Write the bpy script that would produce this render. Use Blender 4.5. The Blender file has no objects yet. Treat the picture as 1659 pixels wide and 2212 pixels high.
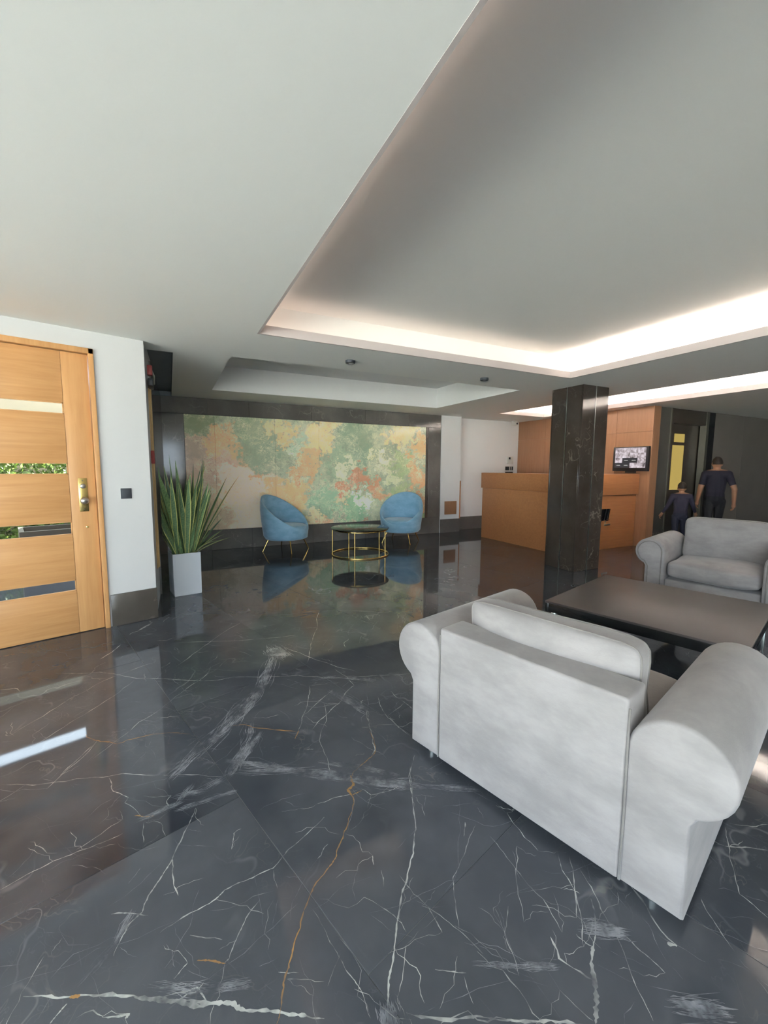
import bpy, bmesh, math, random
import numpy as np
from mathutils import Vector, Matrix
random.seed(7); rng = np.random.default_rng(7)

# ------------------------------------------------------------------ camera, world, exposure
FPX, CX, CY, CAMH = 911.35, 829.5, 1106.0, 1.45
TH, RO, YAW1, YAW2 = (math.radians(a) for a in (6.0928, .3253, 42.145, 26.881))
def _axes():
    c, s = math.cos(TH), math.sin(TH)
    R = np.array([1, 0, 0.]); F = np.array([0, c, -s]); U = np.array([0, s, c])
    R2 = math.cos(RO)*R + math.sin(RO)*U; U2 = -math.sin(RO)*R + math.cos(RO)*U
    W = np.array([[math.cos(YAW1), math.sin(YAW1), 0], [-math.sin(YAW1), math.cos(YAW1), 0], [0, 0, 1]])
    return W @ R2, W @ U2, W @ F
RX, UX, FX = _axes(); CAM = np.array([0, 0, CAMH])
D2 = YAW1 - YAW2                       # the rear hall is turned by this angle against the floor grid
ROT2 = -D2
X2 = np.array([math.cos(D2), -math.sin(D2), 0]); Y2 = np.array([math.sin(D2), math.cos(D2), 0])
def G(x, y, z=0.): v = X2*x + Y2*y; return (float(v[0]), float(v[1]), float(z))
def ray(x, y): return (x-CX)*RX - (y-CY)*UX + FPX*FX
def pz(x, y, z=0.):
    d = ray(x, y); return CAM + d*((z-CAMH)/d[2])
def pl(x, y, P, n):
    d = ray(x, y); return CAM + d*(((np.asarray(P)-CAM) @ n)/(d @ n))
def to2(P): return np.array([P[0]*math.cos(D2)-P[1]*math.sin(D2), P[0]*math.sin(D2)+P[1]*math.cos(D2), P[2]])

sc = bpy.context.scene; COL = sc.collection
cd = bpy.data.cameras.new('camera'); cam = bpy.data.objects.new('camera', cd); COL.objects.link(cam)
cd.sensor_fit = 'HORIZONTAL'; cd.sensor_width = 36.; cd.lens = 36.*FPX/1659.; cd.clip_start = .02; cd.clip_end = 200
M = Matrix.Identity(4)
for i in range(3): M[i][0] = RX[i]; M[i][1] = UX[i]; M[i][2] = -FX[i]; M[i][3] = CAM[i]
cam.matrix_world = M; sc.camera = cam
sc.view_settings.view_transform = 'Standard'; sc.view_settings.look = 'None'
sc.view_settings.gamma = 1.; sc.view_settings.use_curve_mapping = False
sc.view_settings.exposure = 1.95
SKY = 2.6; LED = 8.; LED2 = 34.
w = bpy.data.worlds.new('sky'); sc.world = w; w.use_nodes = True
bg = w.node_tree.nodes['Background']; bg.inputs[0].default_value = (.82, .875, 1., 1); bg.inputs[1].default_value = SKY
sd = bpy.data.lights.new('sun', 'SUN'); sd.energy = 30.; sd.angle = math.radians(.6); sd.color = (1., .95, .87)
sun = bpy.data.objects.new('sun', sd); COL.objects.link(sun); sun.rotation_euler = Vector((-math.cos(math.radians(55)), -.015, -math.sin(math.radians(55)))).to_track_quat('-Z', 'Y').to_euler()
try:
    sc.cycles.use_denoising = True; sc.cycles.max_bounces = 10; sc.cycles.diffuse_bounces = 5
    sc.cycles.glossy_bounces = 5; sc.cycles.transmission_bounces = 8; sc.cycles.transparent_max_bounces = 12
    sc.cycles.sample_clamp_indirect = 6.; sc.cycles.caustics_reflective = True; sc.cycles.caustics_refractive = False
except Exception: pass
ZC = 2.565                             # ceiling height

# ------------------------------------------------------------------ helpers
def link(o, parent=None):
    COL.objects.link(o)
    if parent is not None: o.parent = parent
    return o
def tag(o, label=None, cat=None, group=None, kind=None):
    if label: o['label'] = label
    if cat: o['category'] = cat
    if group: o['group'] = group
    if kind: o['kind'] = kind
    return o
def empty(name, loc=(0, 0, 0), rz=0., label=None, cat=None, group=None, kind=None):
    o = bpy.data.objects.new(name, None); o.empty_display_size = .1; link(o)
    o.location = loc; o.rotation_euler = (0, 0, rz)
    return tag(o, label, cat, group, kind)
def mesh(name, bm, mat, parent=None, smooth=False, angle=None):
    bmesh.ops.recalc_face_normals(bm, faces=bm.faces)
    me = bpy.data.meshes.new(name); bm.to_mesh(me); bm.free()
    for m in (mat if isinstance(mat, (list, tuple)) else [mat]): me.materials.append(m)
    if smooth:
        me.polygons.foreach_set('use_smooth', [True]*len(me.polygons))
        if angle:
            try: me.set_sharp_from_angle(angle=math.radians(angle))
            except Exception: pass
    o = bpy.data.objects.new(name, me); return link(o, parent)
def pydata(name, v, f, mat, parent=None, smooth=False):
    me = bpy.data.meshes.new(name); me.from_pydata([tuple(map(float, p)) for p in v], [], f)
    for m in (mat if isinstance(mat, (list, tuple)) else [mat]): me.materials.append(m)
    if smooth: me.polygons.foreach_set('use_smooth', [True]*len(me.polygons))
    o = bpy.data.objects.new(name, me); return link(o, parent)
def box(bm, lo, hi, bev=0., seg=2, T=None):
    c = [(lo[i]+hi[i])/2 for i in range(3)]; s = [abs(hi[i]-lo[i]) for i in range(3)]
    r = bmesh.ops.create_cube(bm, size=1.)
    vs = r['verts']
    for v in vs: v.co = Vector((c[0]+v.co.x*s[0], c[1]+v.co.y*s[1], c[2]+v.co.z*s[2]))
    if bev > 0:
        es = {e for v in vs for e in v.link_edges}
        r = bmesh.ops.bevel(bm, geom=list(es), offset=bev, segments=seg, affect='EDGES', profile=.5)
        vs = list({v for f in r['faces'] for v in f.verts} | {v for v in vs if v.is_valid})
    if T is not None:
        for v in vs: v.co = Vector(T(*v.co))
    return vs
def bx(name, lo, hi, mat, parent=None, bev=0., T=None, seg=2):
    bm = bmesh.new(); box(bm, lo, hi, bev, seg, T); return mesh(name, bm, mat, parent, smooth=bev > 0, angle=40)
def tube(bm, pts, r, n=8, cap=True, closed=False):
    pts = [Vector(p) for p in pts]; rs = r if isinstance(r, (list, tuple)) else [r]*len(pts)
    rings = []; N = len(pts)
    up0 = None
    for i, p in enumerate(pts):
        a = pts[(i-1) % N] if (closed or i > 0) else p; b = pts[(i+1) % N] if (closed or i < N-1) else p
        d = (b-a).normalized()
        if up0 is None: up0 = Vector((0, 0, 1)) if abs(d.z) < .9 else Vector((1, 0, 0))
        x = d.cross(up0)
        if x.length < 1e-4: x = d.cross(Vector((0, 1, 0)))
        x.normalize(); y = x.cross(d).normalized()
        up0 = y
        rings.append([bm.verts.new(p + (x*math.cos(t)+y*math.sin(t))*rs[i]) for t in [2*math.pi*k/n for k in range(n)]])
    for i in range(N if closed else N-1):
        A, B = rings[i], rings[(i+1) % N]
        for k in range(n): bm.faces.new((A[k], A[(k+1) % n], B[(k+1) % n], B[k]))
    if cap and not closed:
        bm.faces.new(rings[0]); bm.faces.new(rings[-1])
def lathe(bm, prof, n=32, c=(0, 0)):
    rings = []
    for r, z in prof:
        if r < 1e-5: rings.append([bm.verts.new((c[0], c[1], z))])
        else: rings.append([bm.verts.new((c[0]+r*math.cos(2*math.pi*k/n), c[1]+r*math.sin(2*math.pi*k/n), z)) for k in range(n)])
    for A, B in zip(rings, rings[1:]):
        for k in range(n):
            q = (k+1) % n
            f = [A[0], B[q], B[k]] if len(A) == 1 else ([A[k], A[q], B[0]] if len(B) == 1 else [A[k], A[q], B[q], B[k]])
            if len(set(f)) == len(f): bm.faces.new(f)
def loft(bm, rings, capa=True, capb=True):
    R = [[bm.verts.new(p) for p in r] for r in rings]; n = len(R[0])
    for A, B in zip(R, R[1:]):
        for k in range(n): bm.faces.new((A[k], A[(k+1) % n], B[(k+1) % n], B[k]))
    if capa: bm.faces.new(R[0])
    if capb: bm.faces.new(R[-1])
def copy_tree(o, parent=None):
    c = o.copy(); COL.objects.link(c); c.parent = parent
    for ch in list(o.children): copy_tree(ch, c)
    return c

# ------------------------------------------------------------------ materials
def srgb(r, g, b):
    f = lambda c: (c/255/12.92) if c/255 <= .04045 else ((c/255+.055)/1.055)**2.4
    return (f(r), f(g), f(b), 1.)
class NT:
    def __init__(s, name):
        s.m = bpy.data.materials.new(name); s.m.use_nodes = True; s.t = s.m.node_tree; s.p = s.t.nodes['Principled BSDF']
    def n(s, typ, **kw):
        nd = s.t.nodes.new(typ)
        for k, v in kw.items():
            if k.startswith('i_'):
                key = k[2:].replace('_', ' '); key = int(key) if key.isdigit() else key
                sk = nd.inputs[key]
                if hasattr(v, 'is_output') or isinstance(v, bpy.types.NodeSocket): s.t.links.new(v, sk)
                else: sk.default_value = v
            else: setattr(nd, k, v)
        return nd
    def l(s, a, b): s.t.links.new(a, b)
    def mix(s, f, a, b, mode='MIX'):
        nd = s.n('ShaderNodeMix', data_type='RGBA', blend_type=mode)
        for sk, v in ((nd.inputs[0], f), (nd.inputs[6], a), (nd.inputs[7], b)):
            if isinstance(v, bpy.types.NodeSocket): s.l(v, sk)
            else: sk.default_value = v
        return nd.outputs[2]
    def math(s, op, a, b=0., c=0., clamp=False):
        nd = s.n('ShaderNodeMath', operation=op, use_clamp=clamp)
        for sk, v in zip(nd.inputs, (a, b, c)):
            if isinstance(v, bpy.types.NodeSocket): s.l(v, sk)
            else: sk.default_value = v
        return nd.outputs[0]
    def vm(s, op, a, b=(0, 0, 0), scale=None):
        nd = s.n('ShaderNodeVectorMath', operation=op)
        for sk, v in zip(nd.inputs, (a, b)):
            if isinstance(v, bpy.types.NodeSocket): s.l(v, sk)
            else: sk.default_value = v
        if scale is not None: nd.inputs['Scale'].default_value = scale
        return nd.outputs['Value'] if op in ('DISTANCE', 'LENGTH', 'DOT_PRODUCT') else nd.outputs[0]
    def ramp(s, f, stops, interp='LINEAR'):
        nd = s.n('ShaderNodeValToRGB'); cr = nd.color_ramp; cr.interpolation = interp
        while len(cr.elements) < len(stops): cr.elements.new(.5)
        for e, (p, c) in zip(cr.elements, stops): e.position = p; e.color = c if len(c) == 4 else (*c, 1)
        s.l(f, nd.inputs[0]); return nd.outputs[0]
    def mr(s, v, a, b, c=0., d=1., smooth=True):
        nd = s.n('ShaderNodeMapRange', interpolation_type='SMOOTHSTEP' if smooth else 'LINEAR')
        s.l(v, nd.inputs[0])
        for k, x in zip((1, 2, 3, 4), (a, b, c, d)): nd.inputs[k].default_value = x
        return nd.outputs[0]
    def noise(s, vec, scale, detail=3., rough=.55, out=0, dist=0.):
        nd = s.n('ShaderNodeTexNoise'); nd.inputs['Scale'].default_value = scale; nd.inputs['Detail'].default_value = detail
        nd.inputs['Roughness'].default_value = rough; nd.inputs['Distortion'].default_value = dist
        if vec is not None: s.l(vec, nd.inputs['Vector'])
        return nd.outputs[out]
    def base(s, col): (s.l(col, s.p.inputs['Base Color']) if isinstance(col, bpy.types.NodeSocket) else setattr(s.p.inputs['Base Color'], 'default_value', col))
    def set(s, **kw):
        for k, v in kw.items():
            sk = s.p.inputs[k.replace('_', ' ')]
            if isinstance(v, bpy.types.NodeSocket): s.l(v, sk)
            else: sk.default_value = v
        return s
    def bump(s, h, strength=.2, dist=.01):
        nd = s.n('ShaderNodeBump'); nd.inputs['Strength'].default_value = strength; nd.inputs['Distance'].default_value = dist
        s.l(h, nd.inputs['Height']); s.l(nd.outputs[0], s.p.inputs['Normal'])
    def obj(s): return s.n('ShaderNodeTexCoord').outputs['Object']
    def pos(s): return s.n('ShaderNodeNewGeometry').outputs['Position']

def plain(name, col, rough=.5, metal=0., spec=.5, mottled=.06, scale=6., **kw):
    a = NT(name); p = a.obj(); f = a.noise(p, scale, 4)
    lo = tuple(c*(1-mottled) for c in col[:3])+(1,); hi = tuple(min(1, c*(1+mottled)) for c in col[:3])+(1,)
    a.base(a.mix(f, lo, hi)); a.set(Roughness=rough, Metallic=metal, Specular_IOR_Level=spec)
    for k, v in kw.items(): a.set(**{k: v})
    return a.m
def emis(name, col, st):
    a = NT(name); a.base((0, 0, 0, 1)); a.set(Emission_Color=col, Emission_Strength=st, Roughness=.6); return a.m
def wood(name, c1, c2, rough=.35, axis='Z', scale=1.):
    a = NT(name); p = a.obj()
    sc3 = {'Z': (14, 14, .9), 'X': (.9, 14, 14), 'Y': (14, .9, 14)}[axis]
    mp = a.n('ShaderNodeMapping'); mp.inputs['Scale'].default_value = tuple(k*scale for k in sc3); a.l(p, mp.inputs[0])
    g = a.noise(mp.outputs[0], 2.2, 6, .6, dist=.5); b = a.noise(p, 1.6, 3)
    f = a.math('ADD', a.math('MULTIPLY', g, .75), a.math('MULTIPLY', b, .35))
    a.base(a.ramp(f, [(.3, c1), (.75, c2)])); a.set(Roughness=rough); a.bump(g, .03, .002); return a.m
def marble(name, dark, mid, vein, rough=.07, amount=.5, scale=1.):
    a = NT(name); p = a.pos()
    wv = a.noise(p, 1.3*scale, 4, .6, out=1); q = a.vm('ADD', p, a.vm('SCALE', wv, scale=.45))
    c = a.mix(a.mr(a.noise(p, 1.1*scale, 5, .6), .35, .75), dark, mid)
    for s_, wd, am in ((2.2, .012, 1.), (5.5, .010, .55)):
        nz = a.noise(q, s_*scale, 3, .55); e = a.math('ABSOLUTE', a.math('SUBTRACT', nz, .5))
        msk = a.math('MULTIPLY', a.mr(e, wd, .0), a.mr(a.noise(p, 2.3*scale, 2), .45, .68))
        c = a.mix(a.math('MULTIPLY', msk, amount*am), c, vein)
    a.base(c); a.set(Roughness=rough, Specular_IOR_Level=.5); return a.m

MAT = {}
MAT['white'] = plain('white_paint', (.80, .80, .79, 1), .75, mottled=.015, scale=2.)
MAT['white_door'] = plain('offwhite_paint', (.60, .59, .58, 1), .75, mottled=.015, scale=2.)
MAT['ceil'] = plain('ceiling_paint', (.86, .86, .825, 1), .8, mottled=.012, scale=1.5)
MAT['grey_wall'] = plain('grey_paint', (.46, .49, .53, 1), .6)
MAT['lip'] = plain('cove_lip_lit_pink', (.55, .485, .465, 1), .7, mottled=.01)  # pink light of the strips is put into the lip colour
MAT['recess_shade'] = plain('recess_shade', (.22, .245, .27, 1), .5)  # shade of the unlit passage recess put into the colour
MAT['darkmarble'] = marble('hazed_brown_black_marble', (.14, .13, .117, 1), (.215, .20, .18, 1), (.45, .42, .38, 1), .10, .4)  # same stone as the column, lightened to put haze into the colour
MAT['columnmarble'] = marble('dark_brown_marble', (.042, .032, .025, 1), (.075, .059, .047, 1), (.30, .26, .22, 1), .10, .5)
MAT['skirt'] = marble('taupe_marble', (.085, .072, .058, 1), (.14, .12, .10, 1), (.35, .3, .26, 1), .16, .3)
MAT['wood_door'] = wood('orange_wood', (.56, .27, .095, 1), (.70, .38, .155, 1), .38, 'Z')
MAT['wood_rail'] = wood('orange_wood_rail', (.56, .27, .095, 1), (.70, .38, .155, 1), .38, 'X')
MAT['wood_desk'] = wood('desk_wood', (.44, .175, .066, 1), (.57, .245, .095, 1), .33, 'X')
MAT['wood_wall'] = wood('panel_wood', (.30, .15, .075, 1), (.39, .205, .108, 1), .4, 'Z')
MAT['brass'] = plain('brass', (.75, .55, .20, 1), .25, 1., mottled=.05)
MAT['gold'] = plain('gold_metal', (.85, .58, .20, 1), .15, 1., mottled=.03)
MAT['steel'] = plain('brushed_steel', (.62, .66, .63, 1), .3, 1.)
MAT['satin'] = plain('satin_nickel', (.50, .46, .42, 1), .28, 1.)
MAT['black'] = plain('black_plastic', (.018, .018, .02, 1), .4)
MAT['blackgloss'] = plain('black_gloss', (.012, .012, .015, 1), .12)
MAT['darkgrey'] = plain('dark_grey_plastic', (.045, .05, .06, 1), .45)
MAT['led'] = emis('led_warm', (1., .80, .72, 1), LED)
MAT['led2'] = emis('led_bright', (1., .87, .82, 1), LED2)
MAT['red'] = plain('red_plastic', (.30, .035, .03, 1), .5)
MAT['pine'] = wood('yellow_timber', (.50, .33, .13, 1), (.62, .43, .2, 1), .5, 'Z')
MAT['table_top'] = plain('dark_laminate', (.075, .067, .066, 1), .40, mottled=.1, spec=.55)
MAT['table_edge'] = plain('black_lacquer', (.014, .015, .016, 1), .22)
MAT['pot'] = plain('grey_pot', (.64, .68, .73, 1), .5, mottled=.03)
MAT['soil'] = plain('soil', (.04, .028, .018, 1), .9, mottled=.5, scale=60.)
MAT['cream_stone'] = plain('cream_stone', (.26, .20, .125, 1), .7, mottled=.12, scale=4.)
MAT['paving'] = plain('pale_paving', (.52, .50, .47, 1), .7, mottled=.1, scale=3.)
MAT['outside_stone'] = plain('outside_stone', (.56, .44, .31, 1), .7, mottled=.1, scale=3.)
MAT['planter'] = plain('bronze_planter', (.10, .085, .065, 1), .5)
MAT['hedge'] = plain('hedge_leaf', (.11, .17, .02, 1), .5, mottled=.7, scale=9.)
MAT['offwhite'] = plain('offwhite_plastic', (.72, .70, .64, 1), .45)
MAT['grey_panel'] = plain('grey_panel', (.105, .098, .085, 1), .35, mottled=.1, scale=3.)
MAT['dark_panel'] = plain('dark_glass_panel', (.23, .205, .175, 1), .18, mottled=.1, scale=2.)
MAT['brown_door'] = plain('dark_brown_metal', (.07, .054, .042, 1), .3)
MAT['frame_metal'] = plain('grey_metal', (.20, .19, .15, 1), .35, .6)
MAT['yellow_light'] = emis('yellow_lit_glass', (.60, .44, .12, 1), .20)
MAT['win_frame'] = plain('window_frame', (.10, .10, .11, 1), .4)

def floor_mat():
    a = NT('black_marble_floor'); p0 = a.pos()
    rnd = a.n('ShaderNodeObjectInfo').outputs['Random']
    off = a.n('ShaderNodeCombineXYZ'); a.l(a.math('MULTIPLY', rnd, 37.), off.inputs[0]); a.l(a.math('MULTIPLY', rnd, 91.), off.inputs[1])
    p = a.vm('ADD', p0, off.outputs[0])
    c = a.mix(a.mr(a.noise(p, 1.1, 5, .62), .38, .75), (.060, .067, .080, 1), (.10, .107, .122, 1))  # lens haze is painted in here: the dark stone tones are lifted
    wv = a.noise(p, 1.0, 4, .6, out=1); q = a.vm('ADD', p, a.vm('SCALE', wv, scale=.8))
    for s_, wd, am, col in ((1.5, .010, .35, (.40, .41, .42, 1)), (4.2, .007, .22, (.36, .34, .28, 1)), (10., .010, .10, (.4, .4, .42, 1))):
        nz = a.noise(q, s_, 3, .55); e = a.math('ABSOLUTE', a.math('SUBTRACT', nz, .5))
        msk = a.math('MULTIPLY', a.mr(e, wd, .0), a.mr(a.noise(p, 1.7, 3), .48, .70))
        c = a.mix(a.math('MULTIPLY', msk, am), c, col)
    mp = a.n('ShaderNodeMapping'); mp.inputs['Rotation'].default_value = (0, 0, .65); mp.inputs['Scale'].default_value = (26, 1.3, 1); a.l(p, mp.inputs[0])
    streak = a.math('MULTIPLY', a.mr(a.noise(mp.outputs[0], 1.6, 4, .7), .60, .85), a.mr(a.noise(p, .9, 3), .5, .75))
    c = a.mix(a.math('MULTIPLY', streak, .32), c, (.32, .33, .36, 1))
    for rot, am in ((2.35, .30), (1.5, .22), (.1, .2)):
        mp2 = a.n('ShaderNodeMapping'); mp2.inputs['Rotation'].default_value = (0, 0, rot); mp2.inputs['Scale'].default_value = (60, 2.2, 1); a.l(a.vm('ADD', p, a.vm('SCALE', wv, scale=.25)), mp2.inputs[0])
        st2 = a.math('MULTIPLY', a.mr(a.noise(mp2.outputs[0], 1.5, 5, .75), .62, .80), a.mr(a.noise(p, 1.4, 4, .6), .48, .66))
        c = a.mix(a.math('MULTIPLY', st2, am), c, (.40, .41, .43, 1))
    c = a.mix(a.mr(a.noise(p, .8, 4, .6), .50, .72), c, (.030, .034, .044, 1))
    a.base(c); a.set(Roughness=.045, Specular_IOR_Level=.5); return a.m
MAT['floor'] = floor_mat()
MAT['grout'] = plain('grout', (.16, .17, .17, 1), .6)
def vein_mat(name, col, lo, hi, sc_):
    a = NT(name); p = a.obj(); f = a.mr(a.noise(p, sc_, 4, .65), lo, hi)
    a.base(a.mix(f, (.075, .082, .097, 1), col)); a.set(Roughness=.05); return a.m
MAT['vein_w'] = vein_mat('white_vein', (.55, .56, .54, 1), .30, .66, 7.)
MAT['vein_f'] = vein_mat('faint_vein', (.31, .32, .35, 1), .34, .68, 9.)
MAT['vein_g'] = vein_mat('gold_vein', (.40, .22, .085, 1), .22, .6, 6.)

def fabric(name, c1, c2, rough=.9, sheen=.35, scale=3.5):
    a = NT(name); p = a.obj()
    mp = a.n('ShaderNodeMapping'); mp.inputs['Scale'].default_value = (1, 1, 2.2); a.l(p, mp.inputs[0])
    f = a.noise(mp.outputs[0], scale, 5, .62); g = a.noise(p, 160., 2)
    c = a.mix(a.mr(f, .3, .7), c1, c2)
    a.base(c); a.set(Roughness=rough, Sheen_Weight=sheen, Sheen_Roughness=.4, Specular_IOR_Level=.25)
    a.bump(a.math('ADD', g, a.math('MULTIPLY', f, .6)), .12, .004); return a.m
MAT['taupe'] = fabric('taupe_velvet', (.275, .255, .25, 1), (.365, .34, .33, 1))
MAT['piping'] = fabric('taupe_piping', (.21, .19, .18, 1), (.26, .24, .22, 1))
MAT['blue'] = fabric('blue_velvet', (.23, .44, .60, 1), (.34, .56, .72, 1), .8, .6, 5.)
def glass(name, col=(.9, .95, .95, 1), f0=1.5):
    a = NT(name); t = a.t; o = t.nodes['Material Output']
    tr = a.n('ShaderNodeBsdfTransparent'); tr.inputs[0].default_value = col
    gl = a.n('ShaderNodeBsdfGlossy'); gl.inputs['Roughness'].default_value = .01
    fr = a.n('ShaderNodeFresnel'); fr.inputs[0].default_value = f0
    mx = a.n('ShaderNodeMixShader'); bf = a.n('ShaderNodeNewGeometry').outputs['Backfacing']; a.l(a.math('MULTIPLY', fr.outputs[0], a.math('SUBTRACT', 1., bf)), mx.inputs[0]); a.l(tr.outputs[0], mx.inputs[1]); a.l(gl.outputs[0], mx.inputs[2])
    a.l(mx.outputs[0], o.inputs[0]); return a.m
MAT['glass'] = glass('clear_glass')
MAT['smoke_glass'] = glass('smoked_glass', (.14, .15, .145, 1), 1.65)

# ------------------------------------------------------------------ floor
flo = bx('floor', (-3.6, -5.7, -.14), (13.6, 9.6, -.0022), MAT['grout']); tag(flo, kind='structure')
TW, TL = .882, 1.764
tm = None; ix0 = math.floor((-3.6-.685)/TW)
for i in range(ix0, 15):
    for j in range(-4, 6):
        x0 = .685+i*TW; y0 = -.95+j*TL + (TL/2 if i % 2 else 0)
        if x0 < -3.7 or x0 > 13.2 or y0 > 9.: continue
        if tm is None:
            o = bx('tile', (.001, .001, -.02), (TW-.001, TL-.001, 0), MAT['floor'], flo, bev=.0006, seg=1); tm = o.data
        else:
            o = bpy.data.objects.new('tile', tm); link(o, flo)
        o.location = (x0, y0, 0)

# veins that can be traced on the stone: polylines on the floor plane
def crop(k, ox, oy, *pts): return [(ox+k*x, oy+k*y) for x, y in pts]
c5 = lambda *p: crop(.5425, 0, 1320, *p)
c1 = lambda *p: crop(.5003, 0, 1600, *p)
c3 = lambda *p: crop(.5178, 800, 1600, *p)
c2 = lambda *p: crop(.3014, 500, 1300, *p)
VW = [(c3((185,60),(160,150),(175,230),(190,370),(180,470),(150,590),(115,740),(100,860),(80,980),(75,1060),(70,1182)), 4),
 (c1((1400,330),(1245,470),(1180,550),(1060,605),(970,645),(930,685),(820,745),(690,830)), 3),
 (c1((845,290),(820,350),(770,450),(740,520),(690,600),(640,670),(615,740),(560,790),(490,930)), 3),
 (c1((1120,690),(1060,770),(1020,860),(990,940),(970,960)), 2.5),
 (c1((100,1105),(250,1112),(430,1100),(620,1110),(760,1122),(880,1130),(1000,1135),(1060,1165),(1200,1170),(1300,1185),(1400,1200)), 6),
 (c1((620,1108),(760,1125),(900,1138),(1000,1130),(1060,1168)), 7),
 (c3((150,1135),(400,1155),(520,1162),(720,1175)), 5), (c3((570,1162),(720,1172),(860,1182)), 5),
 (c1((290,1135),(250,1180),(215,1223)), 3), (c1((440,1195),(560,1180),(540,1200)), 5),
 (c1((0,645),(230,520),(380,465),(530,400)), 2), (c1((0,188),(200,185),(530,142),(740,150),(960,155)), 2.2),
 (c2((630,50),(610,200),(570,300),(540,440)), 1.6), (c2((560,600),(550,700),(510,820),(480,920)), 2),
 (c2((730,630),(640,700),(510,820)), 1.6), (c2((880,600),(820,650),(770,730),(700,790),(580,915)), 2.4),
 (c2((400,335),(500,370),(740,460),(920,510)), 1.8), (c2((740,480),(830,540),(880,600)), 1.6),
 (c2((980,760),(970,830),(990,900),(1010,1000),(1030,1060),(1000,1110)), 2.4),
 (c2((1050,680),(1080,770),(1120,830),(1190,890),(1280,960)), 2), (c2((1140,640),(1240,720),(1300,770)), 1.5), (c2((1240,720),(1120,820)), 1.5),
 (c2((850,1380),(720,1410),(610,1450)), 2), (c2((930,1340),(1000,1385),(1150,1350),(1200,1320)), 1.6),
 (c3((440,350),(390,480),(345,570),(350,650),(370,790)), 1.8), (c3((500,400),(610,540),(720,660),(800,800)), 1.5),
 (c3((610,440),(605,540),(640,760)), 1.3), (c3((575,690),(560,800),(620,980)), 1.8), (c3((520,700),(560,800)), 1.3),
 (c3((780,460),(800,540),(850,620),(880,740),(890,860)), 2), (c3((830,480),(850,600),(860,740)), 2),
 (c3((920,660),(940,760),(930,860)), 3), (c3((930,840),(925,900),(935,1000),(945,1100),(940,1182)), 8),
 (c3((870,530),(960,700),(1030,820),(1080,950),(1180,1170)), 2.2), (c3((1040,790),(1130,880),(1230,970)), 2), (c3((570,300),(640,400),(700,460)), 2),
 (c3((1480,360),(1510,520),(1540,640),(1659,740)), 2), (c3((1380,660),(1450,780),(1520,880)), 1.8), (c3((1240,850),(1280,855)), 8),
 (c3((1500,345),(1659,350)), 2.5), (c3((1480,440),(1659,458)), 3), (c3((395,340),(390,400)), 4), (c3((10,480),(15,520)), 2), (c3((45,540),(55,610)), 2.5),
 (c3((40,690),(130,760),(150,800)), 1.5), (c3((215,690),(245,700),(300,800)), 2.2), (c3((120,560),(180,640),(330,760),(470,890)), 1.4),
 (c3((270,955),(400,970)), 3), (c3((390,980),(430,1100)), 1.5), (c3((150,850),(120,1050)), 1.5), (c3((790,1040),(930,1170)), 1.5),
 (c1((1350,730),(1440,890),(1500,1000),(1560,1080),(1600,1200)), 1.6), (c1((1470,920),(1415,1060)), 1.4), (c1((1180,560),(1200,640)), 1.4),
 (c1((745,510),(745,580),(770,670)), 2.5), (c1((480,750),(560,745),(640,755)), 2.5), (c1((1000,470),(1010,400),(1040,380)), 1.4),
 (c1((470,160),(490,220),(555,245)), 2.2), (c1((260,150),(400,20)), 1.6), (c1((200,210),(420,0)), 1.6), (c1((330,470),(530,340)), 1.4), (c1((620,440),(622,350)), 1.6),
 (c1((820,840),(960,860)), 3), (c1((750,1030),(810,960)), 2), (c1((1200,1000),(1290,1003)), 2), (c1((1240,1030),(1400,1040)), 2),
 ([(120,1455),(215,1452),(330,1466),(560,1463),(720,1465),(890,1455)], 2), ([(380,1388),(560,1380),(640,1372)], 1.6), ([(300,1362),(330,1345)], 5), ([(215,1425),(240,1410),(262,1392)], 2.5),
 ([(20,1590),(150,1510),(250,1460),(330,1432)], 1.3), ([(60,1620),(180,1545),(290,1470)], 1.3), ([(200,1640),(300,1560),(400,1490),(455,1440)], 1.3),
 ([(380,1440),(470,1375),(520,1345)], 1.2), ([(560,1330),(700,1320),(860,1325)], 1.2), ([(905,1300),(912,1330)], 2), ([(885,1640),(893,1720)], 1.4), ([(700,1520),(690,1600),(720,1680)], 1.2)]
VG = [(c5((1425,625),(1400,660),(1405,690),(1385,710),(1400,735),(1410,765),(1385,850),(1365,905),(1340,975),(1310,1020),(1260,1080),(1235,1130),(1175,1310),(1150,1420),(1130,1500),(1115,1600),(1100,1650)), 3.2),
 (c5((1425,625),(1480,580),(1495,545),(1470,480)), 2.4), (c5((1395,655),(1410,690),(1383,712),(1402,735)), 6),
 (c5((340,490),(400,520),(470,530)), 2.6), (c5((470,528),(610,490),(760,490)), 2.4), (c5((920,455),(1010,465),(1180,480)), 3), (c5((1400,735),(1440,715)), 2.5),
 (c1((850,950),(900,948),(975,962)), 4), (c1((580,325),(665,325)), 3), (c1((300,1108),(345,1105)), 5), (c2((455,985),(480,920)), 3)]
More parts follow.
